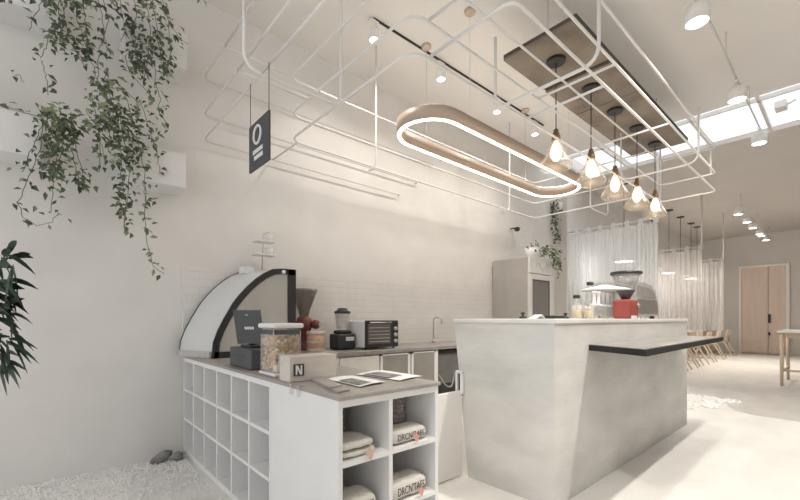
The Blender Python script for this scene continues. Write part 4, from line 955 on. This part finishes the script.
def chair():
    o = empty('wooden_chair', (0, 0, 0), '', 'chair', 'light wooden chairs along the booths')
    b = MB(); b.rbox(-.21, .21, -.2, .22, .43, .455, .01); part(b, 'seat', 'wood', o)
    for sx_ in (-1, 1):
        b = MB(); b.tube([(sx_*.19, -.40, 0), (sx_*.185, -.17, .44), (sx_*.18, -.13, .52)], .018, 8, radii=[.014, .02, .014]); part(b, 'leg', 'wood', o)
        b = MB(); b.tube([(sx_*.2, .26, 0), (sx_*.18, .18, .44)], .018, 8, radii=[.014, .02]); part(b, 'leg', 'wood', o)
        b = MB(); b.tube([(sx_*.19, -.19, .44), (sx_*.2, -.26, .80)], .016, 8); part(b, 'back_post', 'wood', o)
    b = MB(); n = 8
    A = [(-.22+.44*k/n, -.245-.05*math.sin(math.pi*k/n), .66) for k in range(n+1)]; B = [(-.22+.44*k/n, -.265-.05*math.sin(math.pi*k/n), .82) for k in range(n+1)]
    for i in range(n): b.prism([A[i], A[i+1], B[i+1], B[i]], (0, .02, 0))
    part(b, 'backrest', 'wood', o)
    b = MB(); b.tube([(-.19, -.28, .2), (.19, -.28, .2)], .01, 6); part(b, 'stretcher', 'wood', o)
    return o
ch = None
cl = ['light wooden chair nearest the bar, half hidden by its corner', 'light wooden chair, second from the bar along the booths', 'light wooden chair, third from the bar along the booths', 'light wooden chair, fourth from the bar along the booths', 'light wooden chair, fifth from the bar, below the farthest curtain', 'light wooden chair farthest from the bar, beside the double door']
for i, px in enumerate((690, 699, 707, 716, 725, 735)):
    u = (px-CX)/F; x = 2.36*(FWD[0]+u*RGT[0])/(FWD[1]+u*RGT[1])
    if ch is None: ch = chair(); q = ch
    else: q = copy_tree(ch)
    q.location = (x, 2.76, 0); q.rotation_euler = (0, 0, R(random.uniform(-6, 6))); q['label'] = cl[i]
# high table at the right edge
c = at(783.5, 386, z=0)
o = table(c.x-.08, c.x+1.1, c.y-1.0, c.y+.08, .95, 'high white-topped wooden table cut by the right edge', 'high_table')
b = MB(); b.tube([(c.x, c.y, .27), (c.x+.98, c.y, .27)], .018, 8); b.tube([(c.x, c.y, .27), (c.x, c.y-.86, .27)], .018, 8); part(b, 'stretcher', 'wood', o)

# ================================================================== GRAVEL AND ROCK
random.seed(21)
def gravel(name, fn, n, r0, r1, label):
    b = MB(); V = [(1, 0, 0), (-1, 0, 0), (0, 1, 0), (0, -1, 0), (0, 0, 1), (0, 0, -1)]
    for k in range(n):
        x, y = fn(); r = random.uniform(r0, r1); m = Euler((random.uniform(0, 3), random.uniform(0, 3), random.uniform(0, 3))).to_matrix()
        s = (r*random.uniform(.8, 1.3), r*random.uniform(.7, 1.1), r*random.uniform(.5, .8)); z = r*random.uniform(.2, .7)
        vs = [b.bm.verts.new(m @ Vector((v[0]*s[0], v[1]*s[1], v[2]*s[2]))+Vector((x, y, z))) for v in V]
        for f in ((0, 2, 4), (2, 1, 4), (1, 3, 4), (3, 0, 4), (2, 0, 5), (1, 2, 5), (3, 1, 5), (0, 3, 5)): b.bm.faces.new([vs[i] for i in f])
    tag(b.build(name, M['gravel']), label, 'gravel', kind='stuff')
def fl():
    while True:
        x = random.uniform(-.9, .84); y = WALL_Y-.01-abs(random.gauss(0, .42))
        if y > 2.6: return x, y
gravel('white_gravel', fl, 4200, .005, .012, 'strip of white gravel on the floor along the left wall')
def fr():
    while True:
        x = random.uniform(6.12, 7.22); y = random.uniform(1.0, 2.3)
        if x < 6.35+(y-1.0)*.1 and y < 1.3: continue
        if x < 6.95 and y < 1.13: continue
        return x, y
gravel('white_pebbles', fr, 2600, .012, .028, 'patch of white pebbles on the floor behind the far end of the bar')
c = Vector((.70, 3.66, 0))
o = empty('grey_rock', c, 'dark grey rock on the gravel in the corner of the wall and cubby cabinet', 'rock')
b = MB(); b.blob((c.x-.0, c.y, .045), .05, 2, .12, (1.7, 1.0, .75)); bmesh.ops.rotate(b.bm, verts=b.bm.verts[:], cent=c, matrix=Euler((0, R(-22), 0)).to_matrix()); b.blob((c.x+.09, c.y-.04, .035), .042, 2, .2, (1, 1, .9)); part(b, 'rock_mass', 'rock', o)

# ================================================================== LIGHT, WORLD, CAMERA
wd = bpy.data.worlds.new('World'); scene.world = wd; wd.use_nodes = True
bg = wd.node_tree.nodes['Background']; bg.inputs[0].default_value = (.975, .985, 1, 1); bg.inputs[1].default_value = 1.18
def light(kind, name, loc, energy, col, size=.1, rot=(0, 0, 0), **kw):
    l = bpy.data.lights.new(name, kind); l.energy = energy; l.color = col
    if kind == 'AREA': l.shape = 'RECTANGLE'; l.size, l.size_y = size
    else: l.shadow_soft_size = size
    for k, v in kw.items(): setattr(l, k, v)
    o = bpy.data.objects.new(name, l); COL.objects.link(o); o.location = loc; o.rotation_euler = rot; return o
# the strong ceiling spot over the aisle that throws the ledge's shadow
light('SPOT', 'aisle_spot', (3.1, .03, 3.9), 340, (1, .95, .87), .05, (R(6), R(-12), 0), spot_size=R(92), spot_blend=.35)
light('SPOT', 'gate_spot', (.9, .5, 3.8), 150, (1, .96, .9), .05, (R(13), R(-17), 0), spot_size=R(42), spot_blend=.7)
cam = bpy.data.cameras.new('Camera'); co = bpy.data.objects.new('Camera', cam); COL.objects.link(co)
co.location = (0, 0, EYE); co.rotation_euler = (R(90), 0, ANG-R(90))
cam.sensor_width = 36; cam.lens = 36*F/800; cam.shift_y = (HY-250)/800; cam.clip_start = .05; cam.clip_end = 200
scene.camera = co
scene.view_settings.view_transform = 'Standard'; scene.view_settings.look = 'None'; scene.view_settings.exposure = .15
